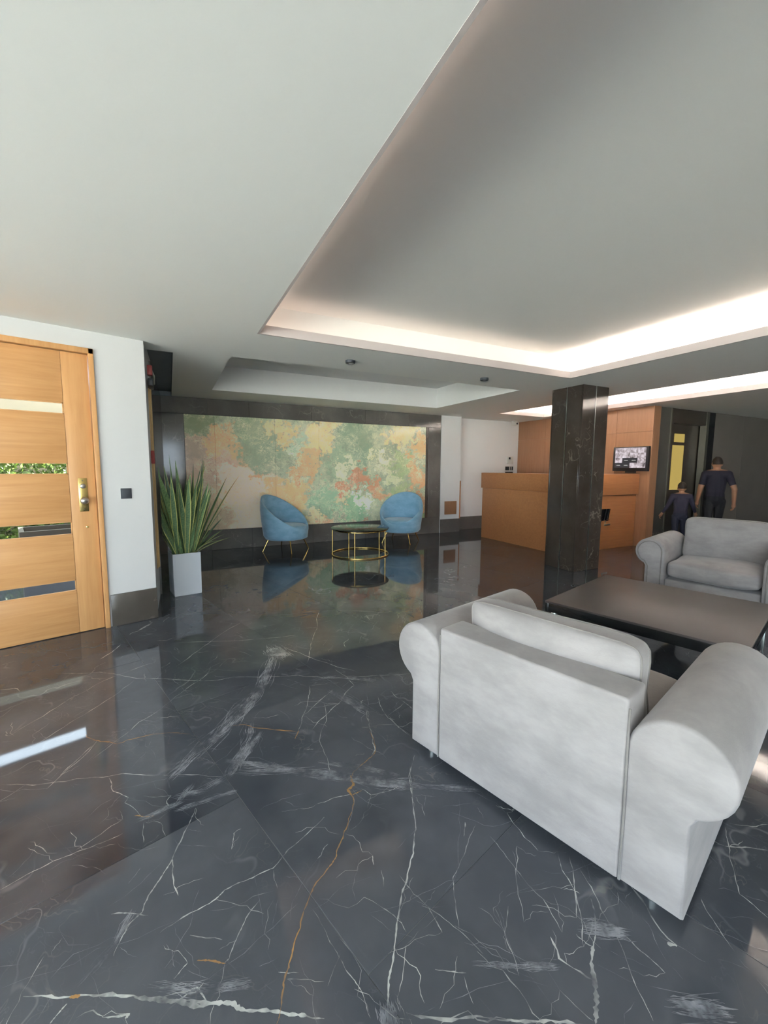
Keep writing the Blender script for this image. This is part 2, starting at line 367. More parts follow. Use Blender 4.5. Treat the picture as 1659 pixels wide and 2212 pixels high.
VF = [(c5((1105,155),(1040,300),(900,450),(790,560),(690,650)), 20), (c5((1080,250),(960,420),(840,520)), 14), (c5((1000,440),(990,510),(920,640)), 14), (c5((1040,480),(960,600)), 9),
 (c5((920,640),(1200,632),(1400,655),(1560,672),(1659,695)), 16), (c5((1180,640),(1400,668),(1600,690)), 18), (c3((0,150),(200,188),(430,202)), 8),
 (c5((1260,600),(1420,615),(1560,650)), 8), (c5((700,740),(800,720),(900,660)), 12), (c5((680,800),(860,740),(930,720)), 8), (c5((1200,640),(940,600)), 8),
 (c1((640,1060),(900,1075),(1060,1050)), 10), (c1((330,1060),(480,900),(560,760)), 8), (c3((420,930),(600,940),(760,940)), 9), (c3((60,1090),(80,1182)), 20), (c3((1250,1100),(1450,1120)), 16), (c3((880,780),(1040,800)), 14),
 (c2((700,640),(860,720),(960,780)), 14), (c2((560,560),(720,540),(1000,560)), 10), (c2((300,330),(360,380)), 30), (c5((520,850),(700,770),(760,700)), 10)]
def fract(pts, it, amp):
    P = [np.array(p[:2], float) for p in pts]
    for k in range(it):
        Q = [P[0]]
        for a, b in zip(P, P[1:]):
            d = b-a; n = np.array([-d[1], d[0]]); Q += [(a+b)/2+n*rng.normal(0, amp), b]
        P = Q
    return P
RZ = [0.]
def ribbon(V, Fc, P, wd, z):
    n = len(P); i0 = len(V); RZ[0] += 4e-7; z = z+RZ[0]
    for k, p in enumerate(P):
        a = P[max(k-1, 0)]; b = P[min(k+1, n-1)]; d = b-a; L = np.hypot(*d)+1e-9; nn = np.array([-d[1], d[0]])/L
        t = k/(n-1); ta = min(1, 8*min(t, 1-t)+.15); ww = wd*ta*rng.uniform(.25, 1.35)/2
        V += [(p[0]+nn[0]*ww, p[1]+nn[1]*ww, z), (p[0]-nn[0]*ww, p[1]-nn[1]*ww, z)]
    for k in range(n-1): Fc.append((i0+2*k, i0+2*k+1, i0+2*k+3, i0+2*k+2))
def wpx(pts, w_):
    w_ = w_*(.62 if w_ < 4.5 else .75)
    m = pts[len(pts)//2]; q = pz(*m); return w_*np.linalg.norm(q-CAM)/FPX
def veins(name, L, mat, z, amp, bundle=False):
    V, Fc = [], []
    for pts, w_ in L:
        W_ = [pz(*p)[:2] for p in pts]; wm = wpx(pts, w_)
        if not bundle:
            ribbon(V, Fc, fract(W_, 3, amp), wm, z)
            for k in range(0 if name == 'gold' else int(rng.integers(0, 3))):          # short side branches
                i = int(rng.integers(0, len(W_))); an = rng.uniform(0, 6.28); l_ = rng.uniform(.05, .22)
                ribbon(V, Fc, fract([W_[i], W_[i]+l_*np.array([math.cos(an), math.sin(an)])], 3, .12), wm*.45, z)
        else:
            for k in range(int(26+w_*4.)):
                o = rng.normal(0, wm*.42, 2); i = int(rng.integers(0, len(W_)-1)); t0, t1 = sorted(rng.uniform(0, 1, 2))
                a, b = W_[i], W_[i+1]; A = a+(b-a)*t0+o; B = a+(b-a)*min(1.15, t1+.35)+o+rng.normal(0, wm*.15, 2)
                ribbon(V, Fc, fract([A, B], 2, .05), wm*rng.uniform(.03, .11)+.0004, z)
    return V, Fc
V, Fc = veins('v', VW, None, .0005, .032)
o = pydata('white_vein', V, Fc, MAT['vein_w'], flo); tag(o, kind='stuff')
V, Fc = veins('gold', VG, None, .0006, .045)
o = pydata('gold_vein', V, Fc, MAT['vein_g'], flo); tag(o, kind='stuff')
V, Fc = veins('v', VF, None, .0004, .05, True)
for k in range(3600):                                            # fine hairlines all over the stone
    c = np.array([rng.uniform(-2.5, 9.), rng.uniform(-.8, 7.2)]); an = rng.choice([.75, 2.5, 1.9])+rng.normal(0, .3); l_ = rng.uniform(.04, .22)+.35*rng.random()**4
    d = np.array([math.cos(an), math.sin(an)])*l_/2
    ribbon(V, Fc, fract([c-d, c+d], 3, .07), rng.uniform(.0004, .0016), .0003)
o = pydata('fine_vein', V, Fc, MAT['vein_f'], flo); tag(o, kind='stuff')
V, Fc = [], []
for k in range(420):                                            # brighter flecks
    c = np.array([rng.uniform(-1.5, 8.5), rng.uniform(.5, 7.2)]); an = rng.choice([.75, 2.4])+rng.normal(0, .35); l_ = rng.uniform(.03, .20)
    d = np.array([math.cos(an), math.sin(an)])*l_/2
    ribbon(V, Fc, fract([c-d, c+d], 3, .10), rng.uniform(.0006, .0026), .0005)
o = pydata('fleck_vein', V, Fc, MAT['vein_w'], flo); tag(o, kind='stuff')

# ------------------------------------------------------------------ ceiling with coves (rear-hall grid)
BIG = (.73, -.7, 4.51, 3.78); SMALL = (.61, 4.69, 4.57, 6.83); SEC = (6.15, .2, 7.42, 6.87); DARK = (-.24, 4.80, .08, 7.75)
HOLES = [BIG, SMALL, SEC, DARK]
def ceiling():
    xs = sorted({-8., 15.} | {h[0] for h in HOLES} | {h[2] for h in HOLES}); ys = sorted({-8., 11.} | {h[1] for h in HOLES} | {h[3] for h in HOLES})
    V, Fc, idx = [], [], {}
    def vi(x, y):
        if (x, y) not in idx: idx[(x, y)] = len(V); V.append(G(x, y, ZC))
        return idx[(x, y)]
    for x0, x1 in zip(xs, xs[1:]):
        for y0, y1 in zip(ys, ys[1:]):
            mx, my = (x0+x1)/2, (y0+y1)/2
            if any(h[0] < mx < h[2] and h[1] < my < h[3] for h in HOLES): continue
            Fc.append((vi(x0, y0), vi(x0, y1), vi(x1, y1), vi(x1, y0)))
    bm = bmesh.new(); vs = [bm.verts.new(v) for v in V]
    for f in Fc: bm.faces.new([vs[i] for i in f])
    for co, no in (((-3.6, 0, 0), (-1, 0, 0)), ((0, -5.7, 0), (0, -1, 0)), ((13.6, 0, 0), (1, 0, 0)), ((0, 9.6, 0), (0, 1, 0))):
        bmesh.ops.bisect_plane(bm, geom=list(bm.verts)+list(bm.edges)+list(bm.faces), plane_co=co, plane_no=no, clear_outer=True)
    bmesh.ops.bisect_plane(bm, geom=list(bm.verts)+list(bm.edges)+list(bm.faces), plane_co=(0, 4.59, 0), plane_no=(0, 1, 0))
    kill = [f for f in bm.faces if f.calc_center_median().y > 4.59 and to2(f.calc_center_median())[0] < -.24]
    bmesh.ops.delete(bm, geom=kill, context='FACES')
    return mesh('ceiling', bm, MAT['ceil'])
cl = ceiling(); tag(cl, kind='structure')
def walls_rect(bm, r, z0, z1):
    x0, y0, x1, y1 = r; P = [(x0, y0), (x1, y0), (x1, y1), (x0, y1)]
    lo = [bm.verts.new(G(*p, z0)) for p in P]; hi = [bm.verts.new(G(*p, z1)) for p in P]
    for k in range(4): bm.faces.new((lo[k], lo[(k+1) % 4], hi[(k+1) % 4], hi[k]))
    return lo, hi
def plain_recess(r, zt, name, mat):
    bm = bmesh.new(); lo, hi = walls_rect(bm, r, ZC, zt); bm.faces.new(hi); o = mesh(name, bm, mat, cl)
    return o
plain_recess(SMALL, ZC+.36, 'recess', MAT['white'])
plain_recess(DARK, ZC+.07, 'recess', MAT['recess_shade'])
def cove(r, matled, lip=.075, ch=.18, h=.30, sides=('S', 'E', 'N', 'W')):
    x0, y0, x1, y1 = r
    bm = bmesh.new()
    for a in ((x0-.018, y0-.018, x0, y1+.018), (x1, y0-.018, x1+.018, y1+.018), (x0, y0-.018, x1, y0), (x0, y1, x1, y1+.018)):
        box(bm, (a[0], a[1], ZC-.001), (a[2], a[3], ZC+lip), T=G)
    mesh('lip', bm, MAT['lip'], cl)
    bm = bmesh.new(); R = (x0-ch, y0-ch, x1+ch, y1+ch)
    lo, hi = walls_rect(bm, R, ZC+.001, ZC+h); bm.faces.new(hi); mesh('tray', bm, MAT['ceil'], cl)
    c = ch*.45
    S = {'W': ((x0-c-.012, y0, ZC+.006), (x0-c+.012, y1, ZC+.018)), 'E': ((x1+c-.012, y0, ZC+.006), (x1+c+.012, y1, ZC+.018)),
         'S': ((x0, y0-c-.012, ZC+.006), (x1, y0-c+.012, ZC+.018)), 'N': ((x0, y1+c-.012, ZC+.006), (x1, y1+c+.012, ZC+.018))}
    for k in sides:
        m = matled[k] if isinstance(matled, dict) else matled
        bx('led_strip', S[k][0], S[k][1], m, cl, T=G)
MAT['led_dim'] = emis('led_dim', (1., .70, .58, 1), LED*.13)
MAT['led_side'] = emis('led_side', (1., .76, .66, 1), LED*.34)
cove(BIG, {'W': MAT['led_side'], 'S': MAT['led_dim'], 'N': MAT['led_dim'], 'E': MAT['led']})
cove(SEC, MAT['led2'])

# ------------------------------------------------------------------ door wall (floor grid), with the wooden front door
WY = 4.38; K = WY/4.316
def dk(x, z): return x*K, CAMH+(z-CAMH)*K
DX0, DX1, DZ1 = -.62, .612*K, CAMH+(2.402-CAMH)*K
WXE = 1.028
bm = bmesh.new()
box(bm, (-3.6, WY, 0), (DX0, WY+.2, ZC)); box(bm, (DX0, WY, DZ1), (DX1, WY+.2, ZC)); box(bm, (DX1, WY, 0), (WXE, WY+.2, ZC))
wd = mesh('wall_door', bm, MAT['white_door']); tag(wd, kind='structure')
o = bx('baseboard_door', (DX1+.035, WY-.016, 0), (WXE+.004, WY, .292), MAT['skirt'], bev=.002); tag(o, kind='structure')
o = bx('baseboard_front', (-3.6, WY-.016, 0), (DX0-.02, WY, .292), MAT['skirt'], bev=.002); tag(o, kind='structure')

door = empty('door_1', (0, 0, 0)); tag(door, 'orange wooden front door with four horizontal glass slots', kind='structure')
FW = .045
bm = bmesh.new()
box(bm, (DX1-.016, WY-.02, 0), (DX1+.020, WY+.1, DZ1+.005), .003); box(bm, (DX0-.02, WY-.02, 0), (DX0+.03, WY+.1, DZ1+.005), .003)
box(bm, (DX0-.02, WY-.02, DZ1-.04), (DX1+.02, WY+.1, DZ1+.005), .003)
mesh('door_frame', bm, MAT['wood_door'], door, True, 40)
LY0, LY1 = WY+.012, WY+.057
SX0, SX1 = DX0+.19, .411*K
RX1 = DX1-.021
slots = [dk(0, z)[1] for z in (.392, .490, .873, .985, 1.374, 1.470, 1.861, 1.954)]
bm = bmesh.new(); box(bm, (SX1+.0015, LY0, .006), (RX1, LY1, DZ1-.045), .002); mesh('stile', bm, MAT['wood_door'], door, True, 40)
bm = bmesh.new(); box(bm, (DX0+.034, LY0, .006), (SX0-.0015, LY1, DZ1-.045), .002); mesh('stile', bm, MAT['wood_door'], door, True, 40)
zz = [.006]+slots+[DZ1-.045]
for k in range(5):
    bm = bmesh.new(); box(bm, (SX0, LY0, zz[2*k]), (SX1, LY1, zz[2*k+1]), .003); mesh('door_panel', bm, MAT['wood_rail'], door, True, 40)
for k in range(4):
    z0, z1 = slots[2*k], slots[2*k+1]
    bx('pane', (SX0+.001, WY+.034, z0), (SX1-.001, WY+.040, z1), MAT['glass'], door)
    bm = bmesh.new()
    for a in ((SX0, z0, SX1, z0+.008), (SX0, z1-.008, SX1, z1), (SX1-.008, z0, SX1, z1)):
        box(bm, (a[0], LY0+.004, a[1]), (a[2], LY0+.018, a[3]))
    mesh('glazing_bead', bm, MAT['wood_rail'], door)
hx0, hz1 = dk(.470, 1.343); hx1, hz0 = dk(.534, 1.062)
hp = bx('lock_plate', (hx0, LY0-.006, hz0), (hx1, LY0, hz1), MAT['brass'], door, bev=.002); tag(hp, 'brass lock plate')
hm = (hx0+hx1)/2
def knob(name, x, z, r, prof, mat, parent, y=LY0-.006):
    bm = bmesh.new(); lathe(bm, prof, 24)
    for v in bm.verts: v.co = Vector((x+v.co.x, y-v.co.z, z+v.co.y))
    return mesh(name, bm, mat, parent, True, 50)
knob('door_knob', hm, hz0+.095, .03, [(.012, 0), (.011, .02), (.018, .026), (.029, .036), (.032, .050), (.027, .062), (.012, .068), (0, .069)], MAT['satin'], hp)
knob('lock_cylinder', hm, hz1-.068, .02, [(.021, 0), (.021, .006), (.017, .010), (.006, .011), (0, .011)], MAT['satin'], hp)
for z in (hz1-.02, hz0+.02): knob('screw', hm, z, .004, [(.004, 0), (.003, .002), (0, .002)], MAT['satin'], hp)
knob('peg', hm+.012, dk(0, .93)[1], .01, [(.011, 0), (.010, .006), (.004, .008), (0, .008)], MAT['brass'], door, y=LY0)

sx0, sz1 = dk(.771, 1.249); sx1, sz0 = dk(.856, 1.157)
e = empty('light_switch', (sx0, WY, sz0), label='dark grey square light switch on white wall beside the wooden door', cat='switch')
bx('switch_plate', (0, -.008, 0), (sx1-sx0, 0, sz1-sz0), MAT['darkgrey'], e, bev=.003)
bx('rocker', (.012, -.011, .012), (sx1-sx0-.012, -.006, sz1-sz0-.012), MAT['darkgrey'], e, bev=.002)

# outside: garden seen through the slots, plus unseen paving and light blockers
o = bx('ground_outside', (-14, WY+.22, -.30), (2.4, 16, -.16), MAT['outside_stone']); tag(o, kind='structure')
o = bx('wall_garden', (-14, 9.6, -.16), (2.2, 9.8, 3.1), MAT['cream_stone']); tag(o, kind='structure')
o = bx('ground_terrace', (-60, -60, -.30), (-3.75, WY+.15, -.16), MAT['paving']); tag(o, kind='structure')  # unseen ground, stretched far out to bounce sunlight onto the ceilings
o = bx('ground_forecourt', (-3.7, -60, -.30), (16, -5.75, -.16), MAT['paving']); tag(o, kind='structure')  # unseen too, a wide sunlit bounce surface for the room
o = bx('wall_light_block', (-10, WY+.02, -.16), (-3.62, WY+.2, 2.99), MAT['cream_stone']); tag(o, kind='structure')  # unseen wall, added to keep terrace light away from the door slots
o = bx('ceiling_light_block', (-14, WY+.2, 2.99), (1.3, 7.3, 3.09), MAT['cream_stone']); tag(o, kind='structure')  # unseen canopy, added to shade what the door slots show
def hedge():
    V, Fc = [], []
    for k in range(16000):
        x = rng.uniform(-3., 2.1); c = np.array([x, rng.uniform(8.7, 9.3), rng.uniform(-.1, 1.78+.06*math.sin(x*7))])
        a = rng.normal(size=3); a /= np.linalg.norm(a); b = np.cross(a, rng.normal(size=3)); b /= np.linalg.norm(b)
        s = rng.uniform(.03, .07); i = len(V)
        V += [c-a*s, c+b*s*.45, c+a*s, c-b*s*.45]; Fc.append((i, i+1, i+2, i+3))
    return pydata('hedge', V, Fc, MAT['hedge'])
h = hedge(); tag(h, 'bright green leafy hedge outside the wooden door', 'hedge', kind='stuff')
bm = bmesh.new(); bmo = (-1.35, 5.5)
PX0, PX1, PY0, PY1, PZ = .12, 1.15, 7.0, 7.6, .60
for a in (((PX0, PY0, -.16), (PX1, PY0+.05, PZ)), ((PX0, PY1-.05, -.16), (PX1, PY1, PZ)), ((PX0, PY0+.05, -.16), (PX0+.05, PY1-.05, PZ)), ((PX1-.05, PY0+.05, -.16), (PX1, PY1-.05, PZ)), ((PX0+.05, PY0+.05, .1), (PX1-.05, PY1-.05, PZ-.08))):
    box(bm, *a)
pt = mesh('planter_trough', bm, MAT['planter']); tag(pt, 'dark bronze planter trough outside, seen through a slot of the wooden door', 'planter')

# glazed fronts behind the camera
def glazing(name, axis, c, a0, a1, n):
    e = empty(name); tag(e, kind='structure')
    for k in range(n+1):
        a = a0+(a1-a0)*k/n
        lo, hi = ((a-.035, c-.05, 0), (a+.035, c+.05, ZC)) if axis == 'y' else ((c-.05, a-.035, 0), (c+.05, a+.035, ZC))
        bx('mullion', lo, hi, MAT['win_frame'], e)
    for z in (0., ZC-.08):
        lo, hi = ((a0, c-.05, z), (a1, c+.05, z+.08)) if axis == 'y' else ((c-.05, a0, z), (c+.05, a1, z+.08))
        bx('rail', lo, hi, MAT['win_frame'], e)
    for k in range(n):
        p, q = a0+(a1-a0)*k/n+.035, a0+(a1-a0)*(k+1)/n-.035
        lo, hi = ((p, c-.004, .08), (q, c+.004, ZC-.08)) if axis == 'y' else ((c-.004, p, .08), (c+.004, q, ZC-.08))
        bx('pane', lo, hi, MAT['glass'], e)
    ld = bpy.data.lights.new('daylight_portal', 'AREA'); ld.shape = 'RECTANGLE'; ld.size = a1-a0; ld.size_y = ZC
    ld.cycles.is_portal = True
    lo_ = bpy.data.objects.new('daylight_portal', ld); link(lo_)
    if axis == 'y': lo_.location = ((a0+a1)/2, c-.12, ZC/2); lo_.rotation_euler = (math.radians(90), 0, 0)      # faces +y
    else: lo_.location = (c-.12, (a0+a1)/2, ZC/2); lo_.rotation_euler = (math.radians(90), 0, math.radians(-90))
glazing('window_1', 'y', -5.6, -3.4, -1.0, 2)
glazing('window_2', 'x', -3.5, -5.5, 3.2, 6)
o = bx('wall_corner', (-3.6, 3.2, 0), (-3.4, WY, ZC), MAT['white']); tag(o, kind='structure')
bm = bmesh.new(); box(bm, (-1.0, -5.7, 0), (13.5, -5.5, ZC)); o = mesh('wall_front', bm, MAT['white']); tag(o, kind='structure')
bm = bmesh.new(); box(bm, (13.4, -5.5, 0), (13.6, 9.5, ZC)); o = mesh('wall_far', bm, MAT['darkmarble']); tag(o, kind='structure')

# ------------------------------------------------------------------ side passage wall and onyx wall (rear-hall grid)
OY = 7.75
def onyx_px(x, y):
    return to2(pl(x, y, np.array(G(0, OY)), Y2))
A, B = (-.165, 4.60), (-.095, OY)
V = [G(*A, 0), G(*B, 0), G(*B, ZC+.4), G(*A, ZC+.4)]
o = pydata('wall_side', [G(A[0]-.15, A[1], 0), G(B[0]-.15, B[1]+.2, 0), G(B[0]-.15, B[1]+.2, ZC+.4), G(A[0]-.15, A[1], ZC+.4)]+[V[0], V[1], V[2], V[3]],
           [(4, 5, 6, 7), (0, 1, 2, 3), (0, 4, 7, 3), (1, 5, 6, 2), (3, 7, 6, 2)], MAT['grey_wall']); tag(o, kind='structure')
ws = o
def sidebox(name, y0, y1, p0, p1, z0, z1, mat, parent, bev=0.):
    def T(x, y, z):
        t = (y-A[1])/(B[1]-A[1]); return G(A[0]+(B[0]-A[0])*t+x, y, z)
    return bx(name, (p0, y0, z0), (p1, y1, z1), mat, parent, bev, T=T)
for k in range(3): sidebox('marble_slab', 5.3+k*.81, 5.3+(k+1)*.81-.004, 0, .018, .0, ZC, MAT['darkmarble'], ws)
tr = sidebox('trim_1', 4.93, 4.99, 0, .010, .38, 2.22, MAT['pine'], None); tag(tr, 'yellow timber strip on the grey side wall', kind='structure')
tr = sidebox('trim_2', 4.99, 5.05, .0, .024, .38, 2.24, MAT['pine'], None); tag(tr, 'yellow timber post on the grey side wall', kind='structure')
e = sidebox('red_clip', 4.86, 4.94, .0, .032, 1.47, 1.60, MAT['red'], None, .004); tag(e, 'small red clip on the yellow timber strip behind the snake plant', 'clip')
e = empty('door_closer', G(-.15, 4.75, 2.2), ROT2, 'grey door closer with a red end cap above the yellow timber strip', 'door closer')
bx('closer_body', (.0, .0, .02), (.045, .30, .09), MAT['darkgrey'], e, .008)
bm = bmesh.new(); tube(bm, [(.045, .26, .08), (.05, .1, .13), (.03, -.02, .17)], .012); mesh('closer_arm', bm, MAT['steel'], e, True)
bx('end_cap', (.0, -.06, .11), (.045, .02, .20), MAT['red'], e, .006)

wo = bx('wall_onyx', (-.3, OY+.03, 0), (5.42, OY+.2, ZC), MAT['grey_wall'], T=G); tag(wo, kind='structure')
OX0, OX1, OZ0, OZ1 = .243, 4.925, .352, 2.297
def onyx_mat():
    a = NT('green_onyx'); p0 = a.obj()
    sp = a.n('ShaderNodeSeparateXYZ'); a.l(p0, sp.inputs[0]); cb = a.n('ShaderNodeCombineXYZ'); a.l(sp.outputs[0], cb.inputs[0]); a.l(sp.outputs[2], cb.inputs[1])
    p = cb.outputs[0]
    w1 = a.vm('SUBTRACT', a.noise(p, 2.2, 4, .6, out=1), (.5, .5, .5)); w2 = a.vm('SUBTRACT', a.noise(p, 6., 6, .7, out=1), (.5, .5, .5)); w3 = a.vm('SUBTRACT', a.noise(p, 20., 5, .75, out=1), (.5, .5, .5))
    q = a.vm('ADD', p, a.vm('SCALE', w1, scale=.75)); q = a.vm('ADD', q, a.vm('SCALE', w2, scale=.80)); q = a.vm('ADD', q, a.vm('SCALE', w3, scale=.34))
    c = a.mix(a.mr(a.noise(q, 2.5, 4, .6), .35, .65), srgb(140, 150, 120), srgb(170, 174, 142))
    blobs = [(470,1060,100,(188,162,136)),(420,1000,60,(180,150,122)),(545,1085,75,(206,184,160)),(430,1105,70,(176,156,126)),(420,955,38,(166,140,112)),(520,1040,45,(210,186,164)),
     (478,950,30,(204,156,92)),(505,935,20,(196,154,98)),(522,985,18,(196,150,96)),(555,1022,18,(190,146,92)),(595,1050,20,(198,156,98)),
     (420,912,32,(122,138,96)),(555,960,52,(136,152,120)),(570,925,30,(150,160,124)),(530,930,20,(140,156,118)),
     (600,918,20,(198,180,124)),(620,945,22,(206,170,104)),(625,1068,42,(204,164,98)),(655,1020,26,(198,150,88)),(668,985,24,(196,156,98)),(690,945,32,(208,180,116)),(715,900,24,(204,178,120)),(600,1085,30,(200,160,104)),
     (640,960,22,(160,178,148)),(700,1080,38,(140,172,134)),(690,1110,26,(128,158,122)),(735,1000,34,(138,158,124)),(770,950,46,(132,148,118)),(785,985,30,(124,146,116)),(760,925,26,(126,146,116)),
     (745,1015,20,(196,192,158)),(830,1000,18,(206,200,166)),(800,985,14,(206,196,150)),(776,1030,22,(178,112,66)),(748,1055,18,(186,124,74)),(806,1050,20,(184,122,72)),(735,1072,14,(204,176,128)),(825,1070,16,(196,140,84)),
     (765,1090,30,(128,168,126)),(790,1085,18,(206,206,186)),(772,1072,16,(202,204,182)),(779,1118,9,(172,112,66)),(757,1120,18,(120,166,122)),(705,1130,20,(190,140,90)),(680,1120,20,(202,182,134)),
     (850,945,28,(208,178,116)),(880,930,24,(200,184,132)),(905,965,24,(206,156,88)),(900,1035,30,(190,140,78)),(912,1085,22,(176,128,72)),(870,1005,30,(150,166,112)),(845,1030,18,(188,190,150)),(915,1115,16,(110,150,90)),(860,1060,26,(150,164,110)),(890,1000,16,(190,150,92))]
    for x, y, r, col in blobs:
        P = onyx_px(x, y); R = r*.0086
        d = a.vm('DISTANCE', q, (float(P[0]), float(P[2]), 0.))
        c = a.mix(a.math('MULTIPLY', a.mr(d, R*1.18, R*.80), .92), c, srgb(*col))
    for s_, wd_, am, col in ((2.2, .016, .75, srgb(230, 220, 190)), (4.5, .030, .65, srgb(226, 214, 180)), (3.3, .014, .6, srgb(120, 80, 48)), (9., .035, .5, srgb(222, 210, 178)), (7., .020, .5, srgb(112, 108, 78))):
        nz = a.noise(q, s_, 3, .55); e = a.math('ABSOLUTE', a.math('SUBTRACT', nz, .5))
        c = a.mix(a.math('MULTIPLY', a.math('MULTIPLY', a.mr(e, wd_, 0.), a.mr(a.noise(p, s_*.5, 2), .42, .62)), am), c, col)
    c = a.mix(a.math('MULTIPLY', a.mr(a.noise(q, 30, 3, .6), .5, .72), .22), c, srgb(108, 112, 84))
    hs = a.n('ShaderNodeHueSaturation'); a.l(c, hs.inputs['Color']); hs.inputs['Value'].default_value = 2.2; hs.inputs['Saturation'].default_value = .82; c = hs.outputs[0]
    a.base(c); a.set(Roughness=.08, Specular_IOR_Level=.5); return a.m
MAT['onyx'] = onyx_mat()
def slab(name, x0, x1, z0, z1, mat, parent, y0=OY-.002, y1=OY+.03, lab=None):
    bm = bmesh.new(); box(bm, (x0+.0012, y0, z0+.0012), (x1-.0012, y1, z1-.0012), .002, 1)
    o = mesh(name, bm, mat, parent); o.rotation_euler = (0, 0, ROT2); tag(o, lab); return o
js = [OX0, .71, 1.72, 2.54, 3.36, 4.18, OX1]
for a_, b_ in zip(js, js[1:]): slab('onyx_slab', a_, b_, OZ0, OZ1, MAT['onyx'], wo)
for a_, b_ in zip([-.095, .6, 1.28, 2.4, 3.5, 4.5], [.6, 1.28, 2.4, 3.5, 4.5, 5.305]):
    slab('lintel_slab', a_, b_, OZ1, ZC, MAT['darkmarble'], wo, OY-.014); slab('plinth_slab', a_, b_, 0, OZ0, MAT['darkmarble'], wo, OY-.014)
slab('jamb_slab', -.095, OX0, OZ0, OZ1, MAT['darkmarble'], wo, OY-.014)
slab('jamb_slab', 4.985, 5.305, OZ0, OZ1, MAT['darkmarble'], wo, OY-.014)
slab('jamb_trim', OX1, 4.985, OZ0, OZ1, MAT['skirt'], wo, OY-.008)

# white walls right of the onyx
W1Y, W2Y = 7.72, 7.95; WX = 7.75
o = bx('wall_white', (5.305, W1Y, 0), (5.83, W1Y+.3, ZC), MAT['white'], T=G); tag(o, kind='structure'); w1 = o
o = bx('wall_recess', (5.83, W2Y, 0), (WX+.2, W2Y+.2, ZC), MAT['white'], T=G); tag(o, kind='structure')
o = bx('baseboard_white', (5.305, W1Y-.014, 0), (5.832, W1Y, .300), MAT['darkmarble'], T=G); tag(o, kind='structure')
o = bx('baseboard_recess', (5.85, W2Y-.014, 0), (WX, W2Y, .300), MAT['darkmarble'], T=G); tag(o, kind='structure')
o = bx('trim_3', (5.822, W1Y-.008, .30), (5.845, W1Y+.01, 1.15), MAT['wood_desk'], T=G); tag(o, kind='structure')
P0 = np.array(G(0, W1Y)); q0 = to2(pl(960, 1083, P0, Y2)); q1 = to2(pl(984, 1110, P0, Y2))
e = bx('wood_plaque', (q0[0], W1Y-.03, q1[2]), (min(q1[0], 5.815), W1Y, q0[2]), MAT['wood_wall'], T=G, bev=.003); tag(e, 'small square brown wooden plaque low on the white wall', 'plaque')
P0 = np.array(G(0, W2Y))
def on2(x0, y0, x1, y1): a = to2(pl(x0, y0, P0, Y2)); b = to2(pl(x1, y1, P0, Y2)); return a[0], b[2], b[0], a[2]
x0, z0, x1, z1 = on2(1095, 986, 1106, 1002.5)
e = empty('intercom', G(x0, W2Y, z0), ROT2, 'white wall intercom with small dark display above the reception desk', 'intercom')
bx('housing', (0, -.035, 0), (x1-x0, 0, z1-z0), MAT['offwhite'], e, .005)
bx('display', (.03, -.040, (z1-z0)*.62), (.03+.055, -.034, (z1-z0)*.9), MAT['blackgloss'], e, .002)
x0, z0, x1, z1 = on2(1091, 1008, 1107, 1016)
e = empty('switch_panel', G(x0, W2Y, z0), ROT2, 'row of black switches in a white frame under the wall intercom', 'switch')
bx('frame', (-.01, -.008, -.012), (x1-x0+.01, 0, z1-z0+.012), MAT['offwhite'], e, .003)
for a_, b_ in ((0, .50), (.62, .72), (.84, 1.)): bx('key', ((x1-x0)*a_, -.014, 0), ((x1-x0)*b_, -.006, z1-z0), MAT['black'], e, .002)
x0, z0, x1, z1 = on2(1091, 1019, 1107, 1025)
e = bx('socket_strip', (x0, W2Y-.012, z0), (x1, W2Y, z1), MAT['black'], T=G, bev=.003); tag(e, 'dark red black socket strip under the row of black switches', 'socket')
e = empty('security_camera', G(7.45, W2Y-.16, ZC), ROT2, 'small white security camera under the ceiling by the wood panelled wall', 'camera')
bx('bracket', (-.05, -.05, -.03), (.05, .05, 0), MAT['offwhite'], e, .006)
bx('camera_body', (-.045, -.09, -.105), (.045, .05, -.03), MAT['offwhite'], e, .012)
bm = bmesh.new(); lathe(bm, [(0, 0), (.022, 0), (.022, .008), (0, .008)], 16)
for v in bm.verts: v.co = Vector((v.co.x, -.09-v.co.z, -.068+v.co.y))
mesh('lens', bm, MAT['black'], e)

# ------------------------------------------------------------------ wood panelled wall, reception desk, monitor
WYE = 4.66
ww = bx('wall_reception', (WX+.02, WYE, 0), (WX+.2, W2Y, ZC), MAT['wood_wall'], T=G); tag(ww, kind='structure')
for y0, y1 in ((WYE, 5.36), (5.36, 6.3), (6.3, 7.1), (7.1, W2Y)):
    for z0, z1 in ((.0, 2.12), (2.12, ZC)):
        bm = bmesh.new(); box(bm, (WX, y0+.0015, z0+.0015), (WX+.022, y1-.0015, z1-.0015), .002, 1)
        o = mesh('wood_panel', bm, MAT['wood_wall'], ww); o.rotation_euler = (0, 0, ROT2)
DXF, DYE, DYB = 5.79, 4.88, 6.90
desk = empty('reception_desk', (0, 0, 0), ROT2, 'brown wooden reception desk with raised upper band behind the marble column', 'desk')
def dbox(name, lo, hi, mat, bev=.004, par=None): return bx(name, lo, hi, mat, par or desk, bev)
dbox('front_panel', (DXF, DYE, .0), (DXF+.04, DYB, 1.032), MAT['wood_desk'])
dbox('end_panel', (DXF+.04, DYE, .0), (WX-.01, DYE+.04, .955), MAT['wood_desk'])
dbox('back_panel', (DXF+.04, DYB-.04, 0), (6.5, DYB, 1.032), MAT['wood_desk'])
dbox('upper_band', (DXF-.012, DYE-.04, 1.034), (DXF+.34, DYB+.035, 1.345), MAT['wood_desk'])
dbox('upper_band', (DXF+.342, DYE-.04, .975), (WX-.01, DYE+.34, 1.345), MAT['wood_desk'])
